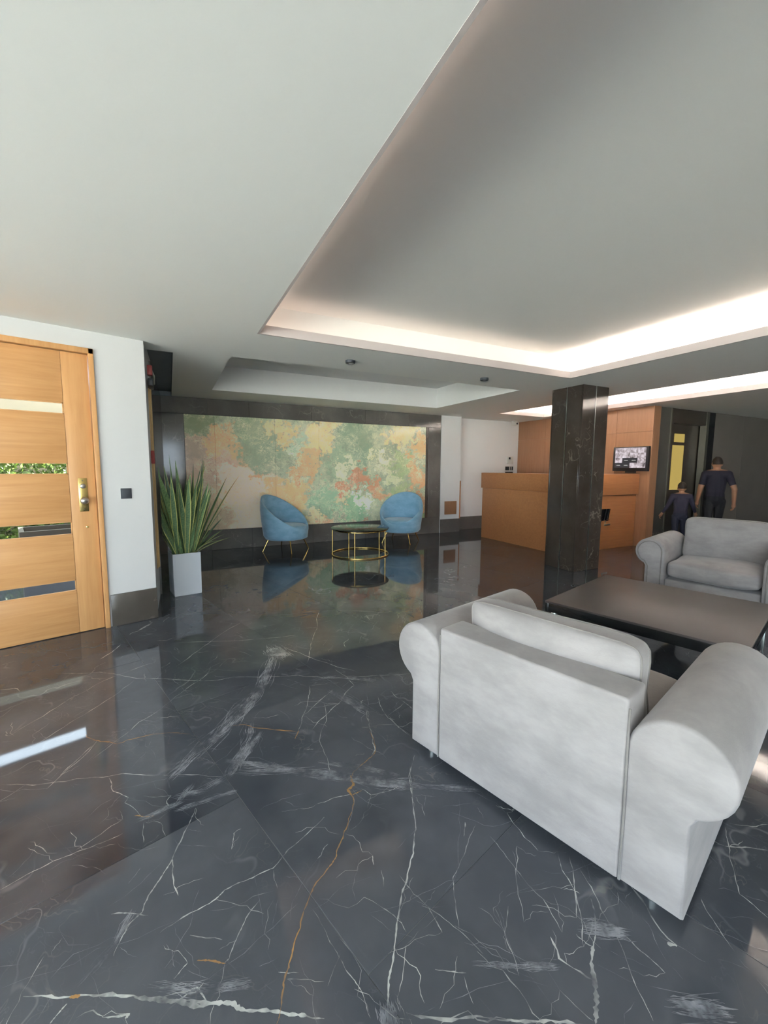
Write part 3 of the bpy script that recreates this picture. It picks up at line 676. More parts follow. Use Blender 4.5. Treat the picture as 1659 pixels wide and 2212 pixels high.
dbox('worktop', (DXF+.34, DYE+.34, .74), (6.6, DYB-.04, .78), MAT['wood_desk'])
sg = empty('desk_sign', G(6.74, DYE, .46), ROT2, 'black slanted lettering with silver script plate on the end of the reception desk', 'sign')
def stroke(name, p, w_, mat, d=.012):
    bm = bmesh.new(); V = []
    for (x, z) in p: V.append((x-w_/2, z)); 
    prof = [(p[0][0]-w_/2, p[0][1]), (p[0][0]+w_/2, p[0][1]), (p[1][0]+w_/2, p[1][1]), (p[1][0]-w_/2, p[1][1])]
    loft(bm, [[(x, -d, z) for x, z in prof], [(x, 0, z) for x, z in prof]]); return mesh(name, bm, mat, sg)
stroke('letter_stroke', [(.02, .05), (.075, .27)], .05, MAT['blackgloss']); stroke('letter_stroke', [(.085, .06), (.135, .27)], .045, MAT['blackgloss'])
stroke('letter_stroke', [(.135, .08), (.075, .24)], .03, MAT['blackgloss'], .014)
stroke('letter_stroke', [(.155, .07), (.21, .27)], .05, MAT['blackgloss']); stroke('letter_stroke', [(.215, .08), (.255, .27)], .025, MAT['blackgloss'])
stroke('letter_stroke', [(.16, .05), (.24, .075)], .05, MAT['blackgloss'])
stroke('letter_edge', [(.11, .06), (.165, .27)], .010, MAT['satin'], .015); stroke('letter_edge', [(.19, .08), (.24, .27)], .010, MAT['satin'], .015)
bx('script_plate', (.13, -.012, -.03), (.29, 0, .0), MAT['steel'], sg, .003); stroke('script_plate', [(.14, -.02), (.17, .06)], .012, MAT['steel'])

tv = empty('monitor', G(WX, 5.0, 1.40), ROT2, 'wall monitor showing a grid of security camera pictures', 'monitor')
TY0, TY1, TZ = -.335, .345, .45
tb = bx('bezel', (-.075, TY0, 0), (-.02, TY1, TZ), MAT['black'], tv, .006)
bx('wall_mount', (-.02, -.12, .10), (0, .12, .34), MAT['black'], tv)
bx('foot_bracket', (-.06, -.10, -.035), (-.025, .10, .002), MAT['black'], tv, .008)
def screen_mat():
    a = NT('camera_grid_screen'); p = a.obj(); sp = a.n('ShaderNodeSeparateXYZ'); a.l(p, sp.inputs[0])
    u = a.mr(sp.outputs[1], .30, -.29, 0, 1, False); v = a.mr(sp.outputs[2], .06, .43, 0, 1, False)
    cu = a.math('FLOOR', a.math('MULTIPLY', u, 4.)); cv = a.math('FLOOR', a.math('MULTIPLY', v, 4.))
    cb = a.n('ShaderNodeCombineXYZ'); a.l(cu, cb.inputs[0]); a.l(cv, cb.inputs[1])
    wn = a.n('ShaderNodeTexWhiteNoise', noise_dimensions='3D'); a.l(cb.outputs[0], wn.inputs[0])
    q = a.vm('ADD', p, a.vm('SCALE', wn.outputs['Color'], scale=3.)); nz = a.noise(q, 14., 3, .5)
    c = a.ramp(nz, [(.30, (.10, .08, .09)), (.45, (.45, .38, .40)), (.55, (.75, .66, .72)), (.7, (1., .93, 1.))])
    low = a.math('MULTIPLY', a.math('LESS_THAN', v, .5), a.math('LESS_THAN', u, .74))
    dk_ = a.math('MULTIPLY', low, a.math('GREATER_THAN', wn.outputs['Value'], .42))
    c = a.mix(dk_, c, (.035, .03, .04, 1))
    fu = a.math('FRACT', a.math('MULTIPLY', u, 4.)); fv = a.math('FRACT', a.math('MULTIPLY', v, 4.))
    line = a.math('MULTIPLY', dk_, a.math('MULTIPLY', a.math('LESS_THAN', a.math('ABSOLUTE', a.math('SUBTRACT', fv, .5)), .06), a.math('LESS_THAN', a.math('ABSOLUTE', a.math('SUBTRACT', fu, .5)), .25)))
    c = a.mix(line, c, (.7, .7, .66, 1))
    a.base((.01, .01, .01, 1)); a.set(Emission_Color=c, Emission_Strength=.22, Roughness=.15); return a.m
bx('screen', (-.078, -.29, .06), (-.0745, .30, .43), screen_mat(), tv)

# ------------------------------------------------------------------ lift wall at the right, dark
LY = 4.70
lw = empty('wall_lift'); tag(lw, kind='structure')
def lbox(name, x0, x1, z0, z1, mat, y0=LY, y1=LY+.1, bev=0.): return bx(name, (x0, y0, z0), (x1, y1, z1), mat, lw, bev, T=G)
lbox('grey_panel', WX+.02, 8.33, .30, ZC, MAT['grey_panel']); lbox('plinth', WX+.02, 8.33, 0, .30, MAT['darkmarble'], LY-.01)
lbox('edge_strip', 8.33, 8.36, 0, ZC, MAT['frame_metal'], LY-.015)
lbox('head_panel', 8.36, 9.52, 2.30, ZC, MAT['brown_door'])
lbox('edge_strip', 9.52, 9.60, 0, ZC, MAT['frame_metal'], LY-.02)
lbox('dark_post', 9.60, 9.85, 0, ZC, MAT['blackgloss'])
for k in range(3): lbox('dark_panel', 9.854+k*1.15, 9.854+(k+1)*1.15-.005, .0, ZC, MAT['dark_panel'])
lbox('backing', WX+.22, 13.3, 0, ZC, MAT['brown_door'], LY+.32, LY+.42)
ld = empty('door_2', (0, 0, 0)); tag(ld, 'dark lift door with a yellow lit glass strip', kind='structure')
bx('door_leaf', (8.36, LY+.12, 0), (9.52, LY+.17, 2.30), MAT['brown_door'], ld, T=G)
bx('lit_strip', (8.66, LY+.105, 1.04), (9.02, LY+.122, 1.90), MAT['yellow_light'], ld, T=G)
bx('lit_strip', (8.70, LY+.105, 1.96), (9.02, LY+.122, 2.12), MAT['yellow_light'], ld, T=G)
bx('jamb', (8.36, LY, 0), (8.44, LY+.12, 2.30), MAT['brown_door'], ld, T=G)
b_ = bx('call_button', (9.70, LY-.008, 1.36), (9.73, LY, 1.39), emis('blue_led', (.05, .12, 1., 1), 1.2), None, T=G); tag(b_, 'small blue glowing lift button on the dark post', 'button')

# ------------------------------------------------------------------ marble column
CX0, CY0, CS = 4.985, 3.955, .52
colm = empty('column_1', (0, 0, 0), ROT2); tag(colm, kind='structure')
bx('core', (CX0+.02, CY0+.02, 0), (CX0+CS-.02, CY0+CS-.02, ZC), MAT['skirt'], colm)
h2 = CS/2
for (a0, a1) in ((0, h2-.004), (h2+.004, CS)):
    bx('marble_slab', (CX0+a0, CY0, 0), (CX0+a1, CY0+.022, ZC), MAT['columnmarble'], colm, .003, seg=1)
    bx('marble_slab', (CX0+a0, CY0+CS-.022, 0), (CX0+a1, CY0+CS, ZC), MAT['columnmarble'], colm, .003, seg=1)
    bx('marble_slab', (CX0, CY0+.022+(a0 if a0 else 0)-(.022 if a0 else 0), 0), (CX0+.022, CY0+min(a1, CS-.022), ZC), MAT['columnmarble'], colm, .003, seg=1)
    bx('marble_slab', (CX0+CS-.022, CY0+max(a0, .022), 0), (CX0+CS, CY0+min(a1, CS-.022), ZC), MAT['columnmarble'], colm, .003, seg=1)
bx('joint_strip', (CX0+h2-.004, CY0-.002, 0), (CX0+h2+.004, CY0+.02, ZC), MAT['steel'], colm)  # steel strips stand in for the glint on the bevelled slab joints
bx('joint_strip', (CX0-.002, CY0+h2-.004, 0), (CX0+.02, CY0+h2+.004, ZC), MAT['steel'], colm)

# ceiling spots
for k, (x, y) in enumerate(((1.755, 4.27), (3.575, 4.29))):
    e = empty('ceiling_spot', G(x, y, ZC), ROT2, ['dark round ceiling spot farther from the marble column', 'dark round ceiling spot nearer to the marble column'][k], 'ceiling light', 'dark ceiling spots between the two recesses')
    bm = bmesh.new(); lathe(bm, [(0, 0), (.052, 0), (.052, -.026), (.046, -.030), (.040, -.030), (.038, -.018), (0, -.018)], 28); mesh('housing', bm, MAT['darkgrey'], e, True, 40)
    bm = bmesh.new(); lathe(bm, [(0, -.017), (.036, -.017), (.030, -.022), (0, -.023)], 24); mesh('lens', bm, MAT['satin'], e, True, 40)

# ------------------------------------------------------------------ taupe armchairs
def arm_profile(n=22, inset=0.):
    cw, cz, r = .555, .525, .148-inset
    P = [(.408+inset, .035+inset), (.408+inset, .30)]
    for k in range(n+1):
        t = math.radians(180-k*(180+68)/n); P.append((cw+r*math.cos(t), cz+r*math.sin(t)))
    P += [(.596-inset, .36), (.596-inset, .20), (.596-inset, .035+inset)]
    return P
def pillow(bm, lo, hi, puff, n=10, e=.5, lean=0.):
    """soft cushion: flat in x (thickness), w along y, height along z"""
    c = [(lo[i]+hi[i])/2 for i in range(3)]; s = [(hi[i]-lo[i])/2 for i in range(3)]
    grid = {}
    for side in (-1, 1):
        for i in range(n+1):
            for j in range(n+1):
                u = -1+2*i/n; v = -1+2*j/n
                u = math.sin(u*math.pi/2); v = math.sin(v*math.pi/2)
                edge = max(0, 1-abs(u)**4)*max(0, 1-abs(v)**4)
                th = s[0]*(.52+.48*edge**e) + puff*max(0, (1-u*u))*max(0, (1-v*v))
                rr_ = (abs(u)**9+abs(v)**9)**(1/9.)
                if rr_ > 1: u, v = u/rr_, v/rr_
                th += .006*math.sin(3.1*u+2.3*v+side)+.004*math.sin(5.3*v-4.1*u)
                ww = s[1]*u*(1-.03*(1-abs(v))*abs(u)); hh = s[2]*v*(1-.04*(1-u*u)*0)
                grid[side, i, j] = bm.verts.new((c[0]+side*th, c[1]+ww, c[2]+hh))
    for side in (-1, 1):
        for i in range(n):
            for j in range(n):
                bm.faces.new([grid[side, i, j], grid[side, i+1, j], grid[side, i+1, j+1], grid[side, i, j+1]])
    ring = [(i, 0) for i in range(n)]+[(n, j) for j in range(n)]+[(i, n) for i in range(n, 0, -1)]+[(0, j) for j in range(n, 0, -1)]
    for a, b in zip(ring, ring[1:]+ring[:1]):
        bm.faces.new([grid[-1, a[0], a[1]], grid[-1, b[0], b[1]], grid[1, b[0], b[1]], grid[1, a[0], a[1]]])
    if lean:
        for v in bm.verts: v.co.x -= (v.co.z-lo[2])*lean
    out = []
    for side in (-1, 1): out.append([grid[side, a[0], a[1]].co.copy() for a in ring])
    return out
def subsurf(o, lv=1):
    m = o.modifiers.new('soft', 'SUBSURF'); m.levels = lv; m.render_levels = lv
    return o
def make_armchair(loc, rz, label, ct=.808):
    t = empty('armchair', loc, rz, label, 'armchair', 'taupe rolled-arm armchairs around the low table')
    for s in (-1, 1):
        P = arm_profile(); D = .93; rings = []
        for x, ins in ((0, .012), (.004, .005), (.014, 0), (.3, 0), (.62, 0), (D-.016, 0), (D-.005, .005), (D, .014)):
            Q = arm_profile(inset=ins); rings.append([(x, s*w_, z) for w_, z in Q])
        bm = bmesh.new(); loft(bm, rings); ar = mesh('arm', bm, MAT['taupe'], t, True, 50)
        Q = arm_profile(inset=.030); bm = bmesh.new(); tube(bm, [(D+.002, s*w_, z) for w_, z in Q], .0065, 6); mesh('piping', bm, MAT['piping'], ar, True)
        bm = bmesh.new(); tube(bm, [(.0, s*.412, .04), (-.003, s*.414, .3), (-.002, s*.411, .5), (.0, s*.410, .66)], .0045, 6); mesh('seam', bm, MAT['piping'], ar, True)
    bm = bmesh.new(); box(bm, (-.004, -.408, .035), (.165, .408, .695), .012, 3)
    for v in bm.verts:
        v.co.x += -.012*max(0, v.co.z-.35)
        if v.co.z > .6: v.co.z += .006*math.cos(v.co.y*4)
    bk = mesh('backrest', bm, MAT['taupe'], t, True, 50)
    bm = bmesh.new(); tube(bm, [(.012, -.397, .684), (.010, 0, .690), (.012, .397, .684)], .0045, 6); mesh('seam', bm, MAT['piping'], bk, True)
    bx('seat_base', (.165, -.407, .035), (.885, .407, .235), MAT['taupe'], t, .015, seg=3)
    bm = bmesh.new(); pillow(bm, (-.10, -.405, .16), (.10, .405, .925), .022, 10, .35)
    for v in bm.verts: v.co = Vector((v.co.z, v.co.y, .345+v.co.x))
    subsurf(mesh('seat_cushion', bm, MAT['taupe'], t, True))
    bm = bmesh.new(); rg = pillow(bm, (-.085, -.390, .40), (.085, .390, ct), .045, 10, .4, .10); cm = (.40+ct)/2
    for v in bm.verts: v.co.x += .275
    bc = subsurf(mesh('back_cushion', bm, MAT['taupe'], t, True))
    for r in rg:
        bm = bmesh.new(); tube(bm, [(p.x+.275, p.y*.985, cm+(p.z-cm)*.985) for p in r], .0048, 6, closed=True); mesh('piping', bm, MAT['piping'], bc, True)
    for x in (.06, .86):
        for s in (-1, 1):
            bm = bmesh.new(); lathe(bm, [(0, 0), (.018, 0), (.024, .038), (0, .038)], 16, (x, s*.50)); mesh('foot', bm, MAT['steel'], t, True, 40)
    return t
make_armchair((1.492, .838, 0), math.radians(-.6), 'taupe velvet armchair seen from behind, standing alone on the veined floor')
make_armchair((6.27, .90, 0), math.pi, 'taupe velvet armchair facing the low dark table, near the two people', .885)

# ------------------------------------------------------------------ low dark table
TX0, TX1, TY0_, TY1_, TZ_ = 3.15, 4.385, .315, 1.562, .40
t = empty('coffee_table', ((TX0+TX1)/2, (TY0_+TY1_)/2, 0), 0, 'large low square dark brown table between the two taupe armchairs', 'table')
hx, hy = (TX1-TX0)/2, (TY1_-TY0_)/2
bx('table_top', (-hx, -hy, TZ_-.016), (hx, hy, TZ_), MAT['table_top'], t, .002)
for lo, hi in (((-hx+.003, -hy+.003), (hx-.003, -hy+.03)), ((-hx+.003, hy-.03), (hx-.003, hy-.003)), ((-hx+.003, -hy+.03), (-hx+.03, hy-.03)), ((hx-.03, -hy+.03), (hx-.003, hy-.03))):
    bx('apron', (*lo, TZ_-.085), (*hi, TZ_-.016), MAT['table_edge'], t, .002)
for sx in (-1, 1):
    for sy in (-1, 1):
        x, y = sx*(hx-.055), sy*(hy-.055); bx('leg', (x-.018, y-.018, 0), (x+.018, y+.018, TZ_-.016), MAT['steel'], t, .002)

# ------------------------------------------------------------------ blue tub chairs
def make_tub(loc, rz, label):
    t = empty('tub_chair', loc, rz, label, 'chair', 'blue velvet tub chairs at the onyx wall')
    n = 56; zb = .215
    def rim(a): return .665+.285*math.cos(a-math.pi)+.0*math.cos(2*a)      # back (a=pi) high, front (a=0) low
    def rad(z): return .375+.055*min(1, (z-zb)/.42)
    th = .055
    rings = []
    for f in (0., .03, .08, .25, .5, .75, .93, 1.):                       # outer, bottom to rim
        R = []
        for k in range(n):
            a = 2*math.pi*k/n; z = zb+(rim(a)-zb)*f; r = rad(z)-(.03*(1-f/.08) if f < .08 else 0)
            if f >= .93: r -= .004 if f < 1 else .018
            R.append((r*math.cos(a)*.98, r*math.sin(a), z+(-.0 if f < 1 else .008)))
        rings.append(R)
    for f in (1., .93, .7, .4, .0):                                       # inner, rim to seat
        R = []
        for k in range(n):
            a = 2*math.pi*k/n; zr = rim(a); zs = .36; z = zs+(zr-zs)*f; r = rad(z)-th+(.012 if f == 1. else 0)
            R.append((r*math.cos(a)*.98, r*math.sin(a), z+(.004 if f == 1. else 0)))
        rings.append(R)
    bm = bmesh.new(); loft(bm, rings, True, True); mesh('shell', bm, MAT['blue'], t, True, 60)
    bm = bmesh.new(); lathe(bm, [(0, .36), (.355, .36), (.366, .385), (.362, .425), (.335, .445), (.2, .455), (0, .458)], 40)
    for v in bm.verts: v.co.x *= .985
    mesh('seat_cushion', bm, MAT['blue'], t, True, 60)
    for k in range(4):
        a = math.pi/4+k*math.pi/2
        bm = bmesh.new(); tube(bm, [(.40*math.cos(a), .40*math.sin(a), 0), (.29*math.cos(a), .29*math.sin(a), zb+.01)], [.0085, .013], 10); mesh('leg', bm, MAT['gold'], t, True, 40)
    return t
make_tub(G(1.76, 7.24), ROT2+math.radians(-46), 'blue velvet tub chair on gold legs, opening away from the snake plant')
make_tub(G(3.98, 7.12), ROT2+math.radians(180+42), 'blue velvet tub chair on gold legs, partly behind the round glass table')

# ------------------------------------------------------------------ round gold table
t = empty('side_table', G(2.79, 6.38), ROT2, 'round dark glass table with gold ring frame between the blue chairs', 'table')
def ringmesh(r, z, rt, name):
    bm = bmesh.new(); tube(bm, [(r*math.cos(2*math.pi*k/56), r*math.sin(2*math.pi*k/56), z) for k in range(56)], rt, 8, closed=True); return mesh(name, bm, MAT['gold'], t, True)
ringmesh(.455, .425, .011, 'top_ring'); ringmesh(.470, .012, .011, 'base_ring')
bm = bmesh.new(); lathe(bm, [(0, .437), (.478, .437), (.482, .441), (.482, .446), (.478, .449), (0, .449)], 64); mesh('glass_top', bm, MAT['smoke_glass'], t, True, 40)
for k in range(5):
    a = math.radians(-90-34+k*72); bm = bmesh.new(); tube(bm, [(.462*math.cos(a), .462*math.sin(a), .0), (.458*math.cos(a), .458*math.sin(a), .436)], .0105, 10); mesh('leg', bm, MAT['gold'], t, True, 40)

# ------------------------------------------------------------------ snake plant in its pot
pp = np.array([1.495, 5.06]); PW, PH = .146, .478
e = empty('potted_snake_plant', (pp[0], pp[1], 0), 0, 'snake plant with yellow-edged leaves in a tall square grey pot', 'plant')
bm = bmesh.new()
lo_ = [[(-PW*k, -PW*k, z), (PW*k, -PW*k, z), (PW*k, PW*k, z), (-PW*k, PW*k, z)] for k, z in ((.97, .0), (.985, .02), (1., PH), (.92, PH), (.90, PH-.05))]
loft(bm, lo_); bmesh.ops.bevel(bm, geom=list(bm.edges), offset=.003, segments=1, affect='EDGES'); po = mesh('pot', bm, MAT['pot'], e); po.rotation_euler.z = math.radians(-6); tag(po, 'tall square matte grey pot')
bx('soil', (-PW*.86, -PW*.86, PH-.05), (PW*.86, PW*.86, PH-.035), MAT['soil'], e).rotation_euler.z = math.radians(-6)
def leaf_mat():
    a = NT('variegated_leaf'); uv = a.n('ShaderNodeTexCoord').outputs['UV']; sp = a.n('ShaderNodeSeparateXYZ'); a.l(uv, sp.inputs[0])
    ed = a.math('ABSOLUTE', a.math('SUBTRACT', sp.outputs[0], .5)); rnd = a.n('ShaderNodeObjectInfo').outputs['Random']
    mp = a.n('ShaderNodeMapping'); mp.inputs['Scale'].default_value = (3, 40, 1); a.l(uv, mp.inputs[0])
    band = a.noise(mp.outputs[0], 1.2, 3)
    c = a.mix(a.mr(band, .35, .65), (.10, .19, .07, 1), (.22, .33, .13, 1))
    c = a.mix(a.math('MULTIPLY', rnd, .5), c, (.14, .24, .18, 1))
    yl = a.math('MULTIPLY', a.mr(ed, .36, .41), a.mr(rnd, .35, .55))
    c = a.mix(yl, c, (.72, .68, .22, 1)); a.base(c); a.set(Roughness=.4); return a.m
LM = leaf_mat()
sp_ = e
def leaf(base, az, tilt, L, wd_, curl, tw):
    n = 9; V, Fc, UV = [], [], []
    d = np.array([math.cos(az), math.sin(az)]); pos = np.array([base[0], base[1], PH-.036]); ang = tilt
    sd = np.array([-math.sin(az+tw), math.cos(az+tw), 0.])
    for k in range(n+1):
        s = k/n; wv = wd_*(.55+.9*s-.15*s*s if s < .5 else .96)*(1 if s < .62 else max(.02, (1-s)/.38)**.75)
        up = np.array([d[0]*math.cos(ang), d[1]*math.cos(ang), -math.sin(ang)]) if False else None
        dirv = np.array([d[0]*math.sin(ang), d[1]*math.sin(ang), math.cos(ang)])
        nrm = np.cross(sd, dirv); nrm /= np.linalg.norm(nrm)
        for m, off in ((-1, .25), (-.5, .06), (0, 0), (.5, .06), (1, .25)): V.append(pos+sd*m*wv/2+nrm*off*wv*.55); UV.append(((m+1)/2, s))
        pos = pos+dirv*L/n; ang += curl/n
    for q_, p_ in enumerate(V):                                   # leaves stop at the side wall
        g_ = to2((p_[0]+pp[0], p_[1]+pp[1], 0)); dx_ = max(0, -.10-g_[0]); V[q_] = p_+X2*dx_
    for k in range(n):
        for m in range(4): i = k*5+m; Fc.append((i, i+1, i+6, i+5))
    o = pydata('leaf', V, Fc, LM, sp_, True); me = o.data; ul = me.uv_layers.new(name='UVMap')
    for lp in me.loops: ul.data[lp.index].uv = UV[lp.vertex_index]
    return o
for k in range(66):
    b = rng.uniform(-.105, .105, 2); az = math.atan2(b[1], b[0])+rng.normal(0, .5); rr = np.hypot(*b)/.12
    leaf(b, az, abs(rng.normal(.06, .07))+.27*rr, rng.uniform(.60, 1.14), rng.uniform(.056, .084), rng.uniform(-.1, .28), rng.normal(0, .6))
for a, tl, L, cu in ((-.55, .75, .42, .55), (-.4, .95, .45, .5), (-.9, .7, .40, .9), (.1, .85, .45, .35), (-.7, .6, .55, .2), (2.6, .35, .62, .3), (2.9, .42, .55, .2), (-.3, .5, .62, .15), (-.2, .55, .5, .3)):
    b = np.array([math.cos(a), math.sin(a)])*.1; leaf(b, a, tl, L, .06, cu, 0.)

# ------------------------------------------------------------------ the two people, seen from behind
SKIN = plain('skin', (.36, .185, .105, 1), .55); SHIRT = plain('navy_shirt', (.016, .014, .026, 1), .85); PANT = plain('black_trousers', (.010, .010, .013, 1), .85)
CSH = plain('child_navy_top', (.020, .018, .036, 1), .85); CPT = plain('child_navy_trousers', (.013, .015, .032, 1), .85); HAIR = plain('dark_hair', (.022, .014, .009, 1), .7, mottled=.4, scale=40.); SHOE = plain('black_shoe', (.012, .012, .014, 1), .5)
EYE = plain('eye', (.6, .6, .58, 1), .2)
def person(name, loc, rz, H, label, arms, mats, child=False, stride=.12):
    """local frame: faces +y, x to the right hand side"""
    shirt, pant = mats; k = H/1.68; hd = (1.12 if child else 1.)
    skin_, shirt_i, pant_i, shoe_i = 0, 1, 2, 3
    S = {}
    Z = lambda z: z*k
    j = {'pel': (0, 0, Z(.90)), 'wai': (0, -.01*k, Z(1.03)), 'che': (0, -.015*k, Z(1.22)), 'upc': (0, -.01*k, Z(1.36)), 'nek': (0, 0, Z(1.43)), 'nek2': (0, .015*k, Z(1.50))}
    rad = {'pel': (.155, .115), 'wai': (.140, .105), 'che': (.160, .115), 'upc': (.125, .095), 'nek': (.062, .062), 'nek2': (.056, .058)}
    edges = [('pel', 'wai'), ('wai', 'che'), ('che', 'upc'), ('upc', 'nek'), ('nek', 'nek2')]
    for s, n in ((-1, 'l'), (1, 'r')):
        st = stride*(1 if s > 0 else -1)
        j.update({n+'hip': (s*.085*k, 0, Z(.86)), n+'kne': (s*.095*k, st*.6+.02*k, Z(.47)), n+'ank': (s*.095*k, st*1.0-.03*k, Z(.085)), n+'toe': (s*.11*k, st*1.0+.13*k, Z(.035)), n+'hee': (s*.093*k, st*1.0-.055*k, Z(.04))})
        rad.update({n+'hip': (.092, .098), n+'kne': (.062, .064), n+'ank': (.046, .048), n+'toe': (.038, .034), n+'hee': (.036, .036)})
        edges += [('pel', n+'hip'), (n+'hip', n+'kne'), (n+'kne', n+'ank'), (n+'ank', n+'toe'), (n+'ank', n+'hee')]
        el, wr = arms[n]
        sh = (s*.175*k, -.01*k, Z(1.375)); j[n+'sho'] = sh; rad[n+'sho'] = (.066, .066)
        j[n+'elb'] = tuple(c*k for c in el); j[n+'wri'] = tuple(c*k for c in wr); rad[n+'elb'] = (.045, .045); rad[n+'wri'] = (.031, .028)
        edges += [('upc', n+'sho'), (n+'sho', n+'elb'), (n+'elb', n+'wri')]
    names = list(j); idx = {a: i for i, a in enumerate(names)}
    def skin_obj(verts, edges_, radii, root):
        """closed tapered limb segments that the voxel remesh fuses into one skin"""
        bm = bmesh.new()
        for a, b in edges_:
            A_, B_ = Vector(verts[a]), Vector(verts[b]); ra, rb = radii[a], radii[b]; d = (B_-A_); L = d.length
            if L < 1e-6: continue
            d /= L; sx = Vector((1, 0, 0)); sx = sx-d*sx.dot(d)
            if sx.length < .3: sx = Vector((0, 0, 1)); sx = sx-d*sx.dot(d)
            sx.normalize(); sy = d.cross(sx); rings = []
            prof = [(-1+.04, .2), (-.8, .6), (-.45, .893), (0, 1)]
            def ring(c, r, f): rings.append([c+sx*r[0]*f*math.cos(2*math.pi*q/14)+sy*r[1]*f*math.sin(2*math.pi*q/14) for q in range(14)])
            for t_, f in prof: ring(A_+d*t_*min(ra), ra, f)
            for u in (.33, .66): ring(A_+d*L*u, tuple(ra[q]*(1-u)+rb[q]*u for q in (0, 1)), 1.02)
            for t_, f in reversed(prof): ring(B_-d*t_*min(rb), rb, f)
            loft(bm, rings)
        bmesh.ops.recalc_face_normals(bm, faces=bm.faces)
        me = bpy.data.meshes.new('tmp'); bm.to_mesh(me); bm.free(); return me
    parts = [skin_obj([j[a] for a in names], [(idx[a], idx[b]) for a, b in edges], [tuple(q*k for q in rad[a]) for a in names], idx['pel'])]
    for s, n in ((-1, 'l'), (1, 'r')):                            # hands: palm, four fingers, thumb
        e_, w_ = Vector(j[n+'elb']), Vector(j[n+'wri']); d = (w_-e_).normalized(); side = d.cross(Vector((0, 1, 0)) if abs(d.y) < .9 else Vector((0, 0, 1))).normalized()
        fw = side.cross(d).normalized()
        if fw.y < 0: fw = -fw
        inn = Vector((-s, 0, 0)); inn = (inn-d*inn.dot(d)).normalized(); fw = d.cross(inn).normalized()
        if fw.y < 0: fw = -fw
        K_ = k*(1.0 if not child else 1.05)
        vs = [w_-d*.01*K_, w_+d*.045*K_, w_+d*.085*K_]; es = [(0, 1), (1, 2)]; rs = [(.026*K_, .022*K_), (.036*K_, .018*K_), (.036*K_, .015*K_)]
        for q, (o_, L) in enumerate(((-.027, .062), (-.009, .074), (.009, .078), (.027, .070))):
            b = len(vs); p0 = w_+d*.085*K_+fw*o_*K_
            vs += [p0, p0+(d+inn*.18).normalized()*L*.45*K_, p0+d*L*.75*K_+inn*.022*K_, p0+d*L*.9*K_+inn*.040*K_]; es += [(2, b), (b, b+1), (b+1, b+2), (b+2, b+3)]
            rs += [(.0095*K_,)*2, (.0088*K_,)*2, (.008*K_,)*2, (.007*K_,)*2]
        b = len(vs); p0 = w_+d*.03*K_+fw*.03*K_; vs += [p0, p0+d*.035*K_+fw*.018*K_+inn*.012*K_, p0+d*.062*K_+fw*.014*K_+inn*.022*K_]; es += [(1, b), (b, b+1), (b+1, b+2)]; rs += [(.013*K_,)*2, (.0105*K_,)*2, (.0085*K_,)*2]
        parts.append(skin_obj([tuple(v) for v in vs], es, rs, 0))
    hz = Z(1.57)+(.01 if child else 0); hs = k*hd                                  # head with jaw, nose, ears
    bm = bmesh.new(); bmesh.ops.create_uvsphere(bm, u_segments=28, v_segments=20, radius=1.)
    for v in bm.verts:
        x, y, z = v.co; jaw = max(0, -z)
        v.co = Vector((x*.077*hs*(1-.28*jaw*jaw), .018*k+y*.098*hs*(1-.10*jaw)+.018*hs*jaw, hz+z*.118*hs))
        if y > .6: v.co.y -= .010*hs*max(0, 1-abs(z-.1)*5)*(abs(x) > .18)       # eye sockets
    def blob(c, r):
        q = bmesh.ops.create_uvsphere(bm, u_segments=12, v_segments=8, radius=1.)
        for v in q['verts']: v.co = Vector((c[0]+v.co.x*r[0], c[1]+v.co.y*r[1], c[2]+v.co.z*r[2]))
    fy = .018*k+.098*hs
    blob((0, fy+.004*hs, hz-.022*hs), (.014*hs, .018*hs, .026*hs)); blob((0, fy-.006*hs, hz-.062*hs), (.024*hs, .010*hs, .008*hs))
    for s in (-1, 1): blob((s*.078*hs, .012*k, hz-.012*hs), (.010*hs, .020*hs, .030*hs))
    me = bpy.data.meshes.new('tmp'); bm.to_mesh(me); bm.free(); parts.append(me)
    bm = bmesh.new()
    for p in parts: bm.from_mesh(p)
    me = bpy.data.meshes.new('body'); bm.to_mesh(me); bm.free()
    o = bpy.data.objects.new('tmpb', me); COL.objects.link(o)
    rm = o.modifiers.new('r', 'REMESH'); rm.mode = 'VOXEL'; rm.voxel_size = .0058*k; rm.use_smooth_shade = True
    sm = o.modifiers.new('sm', 'SMOOTH'); sm.iterations = 6; sm.factor = .5
    dg = bpy.context.evaluated_depsgraph_get(); body = bpy.data.meshes.new_from_object(o.evaluated_get(dg)); bpy.data.objects.remove(o)
    bm = bmesh.new(); bm.from_mesh(body); seen = set(); best = []
    for v in bm.verts:                                            # one continuous surface: keep the largest island
        if v.index in seen: continue
        st_, comp = [v], []; seen.add(v.index)
        while st_:
            u = st_.pop(); comp.append(u)
            for ed in u.link_edges:
                x_ = ed.other_vert(u)
                if x_.index not in seen: seen.add(x_.index); st_.append(x_)
        if len(comp) > len(best): best = comp
    keep = {v.index for v in best}; bmesh.ops.delete(bm, geom=[v for v in bm.verts if v.index not in keep], context='VERTS'); bm.to_mesh(body); bm.free()
    for m in (SKIN, shirt, pant, SHOE): body.materials.append(m)
    ank = Z(.09); waist = Z(.96); neck = Z(1.44)
    co = np.empty(len(body.polygons)*3); body.polygons.foreach_get('center', co); co = co.reshape(-1, 3)
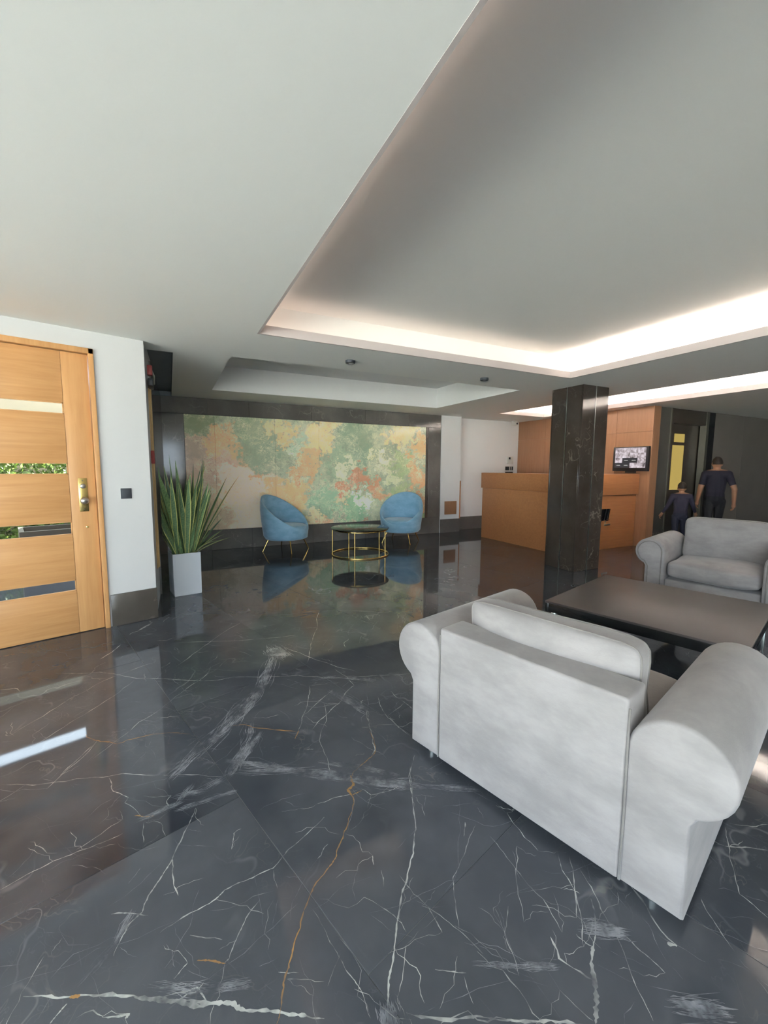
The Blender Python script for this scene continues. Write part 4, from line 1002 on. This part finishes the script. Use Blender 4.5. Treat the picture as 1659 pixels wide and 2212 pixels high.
    def on_arm(p):
        best = 9; where = 0
        for n in 'lr':
            for a, b, t0 in ((n+'sho', n+'elb', 0), (n+'elb', n+'wri', 1), (n+'elb', None, 2)):
                A_ = np.array(j[a]); B_ = np.array(j[b]) if b else None
                if b is None: W_ = np.array(j[n+'wri']); q_ = (W_-A_)/np.linalg.norm(W_-A_); A_, B_ = W_, W_+q_*.20*k
                t_ = np.clip(((p-A_) @ (B_-A_))/((B_-A_) @ (B_-A_)), 0, 1); dd = np.linalg.norm(p-(A_+t_*(B_-A_)))
                if dd < best: best = dd; where = t0+t_
        return best, where
    slv = .75 if not child else 1.9
    mi = []
    for p in co:
        bd, wh = on_arm(p); torso = abs(p[0]) < .15*k and wh < .4
        if bd < .075*k and not (abs(p[0]) < .155*k and p[2] > waist and wh < .9) and wh > 0.02: i = 1 if wh < slv else 0
        elif p[2] > neck: i = 0
        elif p[2] > waist: i = 1
        elif p[2] > ank: i = 2
        else: i = 3
        if bd > .075*k and p[2] < neck and p[2] > ank and i == 0: i = 2
        mi.append(i)
    body.polygons.foreach_set('material_index', mi); body.polygons.foreach_set('use_smooth', [True]*len(mi))
    root = bpy.data.objects.new(name, body); link(root); root.location = loc; root.rotation_euler = (0, 0, rz); tag(root, label, 'person')
    zmin = min(v.co.z for v in body.vertices)
    for v in body.vertices: v.co.z -= zmin
    # hair cap
    bm = bmesh.new(); bmesh.ops.create_uvsphere(bm, u_segments=28, v_segments=20, radius=1.)
    kill = [v for v in bm.verts if (v.co.z < -.30 and v.co.y < .2) or (v.co.y > .25 and v.co.z < .55-.25*(1-v.co.y)) or (v.co.y >= .0 and v.co.z < .1)]
    bmesh.ops.delete(bm, geom=kill, context='VERTS')
    for v in bm.verts:
        x, y, z = v.co; f = 1.085+.02*math.sin(9*x+5*z)+.02*math.sin(11*y); v.co = Vector((x*.078*hs*f, .016*k+y*.099*hs*f, hz-zmin+z*.119*hs*f))
    h_ = mesh('hair', bm, HAIR, root, True); sl = h_.modifiers.new('t', 'SOLIDIFY'); sl.thickness = .012
    for s in (-1, 1):
        bm = bmesh.new(); bmesh.ops.create_uvsphere(bm, u_segments=12, v_segments=8, radius=.0115*hs)
        for v in bm.verts: v.co += Vector((s*.030*hs, fy-.016*hs, hz-zmin+.008*hs))
        mesh('eye', bm, EYE, root, True)
    return root
MP = G(9.05, 4.22)
face = ROT2+math.radians(-52)
person('person', MP, face, 1.66, 'man in dark navy short-sleeved shirt walking past the lift door, seen from behind',
       {'l': ((-.235, -.02, 1.10), (-.25, .07, .86)), 'r': ((.27, -.07, 1.10), (.30, .02, .84))}, (SHIRT, PANT))
person('person', G(7.97, 4.22), face, 1.19, 'child in dark navy clothes beside the man, seen from behind',
       {'l': ((-.27, .02, 1.12), (-.36, .10, .93)), 'r': ((.26, .03, 1.12), (.33, .14, .97))}, (CSH, CPT), child=True, stride=.08)
